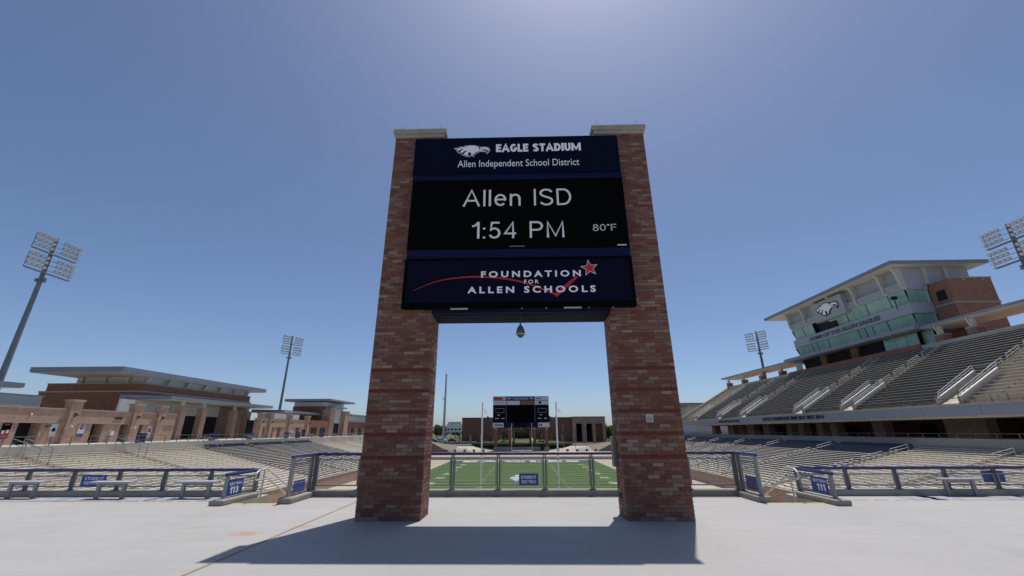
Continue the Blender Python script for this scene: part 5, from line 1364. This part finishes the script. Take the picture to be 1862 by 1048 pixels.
text('maker_lettering', 'DAKTRONICS', 'plate', SG, XR, ZU, (-0.25, fl, 5.905), 0.36, 0.028, bold=0.01, depth=0.002)
b = MB()
for k in range(9): b.box(2.34+k*0.025, 2.358+k*0.025, fl-0.004, fl, 5.90, 5.925+0.01*(k % 2))
b.build('maker_mark', 'letter', SG)
b = MB()   # red swoosh: thin crescent that falls then ticks up to the star
def ctr(t):
    pts = [(-2.52,4.80),(-1.95,5.03),(-1.3,5.12),(-0.6,5.10),(0.1,4.96),(0.82,4.66)]
    n = len(pts)-1; i = min(int(t*n), n-1); f = t*n-i
    p0 = pts[max(i-1,0)]; p1 = pts[i]; p2 = pts[i+1]; p3 = pts[min(i+2,n)]
    return tuple(0.5*((2*p1[k])+(-p0[k]+p2[k])*f+(2*p0[k]-5*p1[k]+4*p2[k]-p3[k])*f*f+(-p0[k]+3*p1[k]-3*p2[k]+p3[k])*f*f*f) for k in (0,1))
NN = 40; top = []; bot = []
for i in range(NN+1):
    t_ = i/NN; x, z = ctr(t_); x2, z2 = ctr(min(t_+0.01,1)); x1, z1 = ctr(max(t_-0.01,0)); d = Vector((x2-x1, z2-z1)).normalized(); n_ = Vector((-d.y, d.x)); w = 0.003+0.017*min(1, t_*2.0)
    top.append((x+n_.x*w, z+n_.y*w)); bot.append((x-n_.x*w, z-n_.y*w))
for i in range(NN):
    q = [bot[i], bot[i+1], top[i+1], top[i]]
    b.hexa([(x, f1, z) for x, z in q], [(x, f1-0.002, z) for x, z in q])
q = [(0.76,4.68),(0.82,4.60),(1.34,5.08),(1.30,5.12)]
b.hexa([(x, f1-0.0003, z) for x, z in q], [(x, f1-0.0024, z) for x, z in q])
b.build('swoosh', 'red', SG)
def star(cx, cz, R, m, y, rot=0.12):
    pts = []
    for k in range(10):
        a = math.pi/2+rot+k*math.pi/5; r = R if k % 2 == 0 else R*0.42; pts.append((math.cos(a)*r, math.sin(a)*r))
    return flat('star', [pts], m, SG, XR, ZU, (cx, y, cz), 1.0, 0.003)
star(1.62, 5.31, 0.215, 'letter', f1); star(1.62, 5.31, 0.185, 'red', f1-0.0035)
f2 = f1-0.003
text('foundation_lettering', 'FOUNDATION', 'letter', SG, XR, ZU, (-0.93, f2, 5.105), 2.34, 0.165, bold=0.03, spacing=1.5, depth=0.004)
text('foundation_lettering', 'FOR', 'letter', SG, XR, ZU, (0.08, f2, 4.94), 0.34, 0.10, bold=0.02, spacing=1.5, depth=0.004)
text('foundation_lettering', 'ALLEN SCHOOLS', 'letter', SG, XR, ZU, (-1.24, f2, 4.715), 2.97, 0.17, bold=0.03, spacing=1.5, depth=0.004)

# dome camera under the sign
DC = thing('dome_camera', 'dark security dome camera hanging below the middle of the sign', 'camera', (-0.02, 9.4, 3.8))
b = MB(); b.lathe((-0.02,9.4,3.80), [(0.0,0.03),(0.095,0.03),(0.105,0.05),(0.10,0.12),(0.075,0.20),(0.035,0.255),(0.018,0.28),(0.018,0.47)], 18); b.build('housing', 'camgrey', DC, smooth=True)
b = MB(); b.ball((-0.02,9.4,3.835), 0.078, 14, 8); b.build('dome', 'tinted', DC, smooth=True)
b = MB(); b.lathe((-0.02,9.4,3.80), [(0.104,0.035),(0.108,0.035),(0.108,0.052),(0.104,0.052)], 18); b.build('ring', 'rail_white', DC)
# fixtures on the right pillar
t = thing('wall_plate', 'small beige framed plate on the front of the right pillar', 'plate', (2.71, 9.19, 1.86))
b = MB(); b.box(2.63, 2.79, 9.165, 9.197, 1.86, 2.03); b.build('frame', 'plate', t, bevel=0.004)
b = MB(); b.box(2.665, 2.755, 9.158, 9.1645, 1.885, 1.95); b.build('cover', 'limestone', t)
t = thing('electrical_cabinet', 'tall narrow grey cabinet on the inner side of the right pillar', 'electrical box', (2.03, 9.85, 0.9))
b = MB(); b.box(1.99, 2.067, 9.70, 9.90, 0.95, 1.58); b.build('body', 'greenbox', t, bevel=0.006)
b = MB(); b.box(1.985, 1.989, 9.72, 9.88, 0.98, 1.55); b.build('door', 'greenbox', t)
t = thing('wall_outlet', 'small dark round outlet low on the inner side of the right pillar', 'outlet', (2.03, 9.7, 0.35))
b = MB(); b.ball((2.04, 9.62, 0.40), 0.05, 10, 6, 1.2); b.box(2.05, 2.068, 9.56, 9.68, 0.33, 0.47); b.build('body', 'camgrey', t)
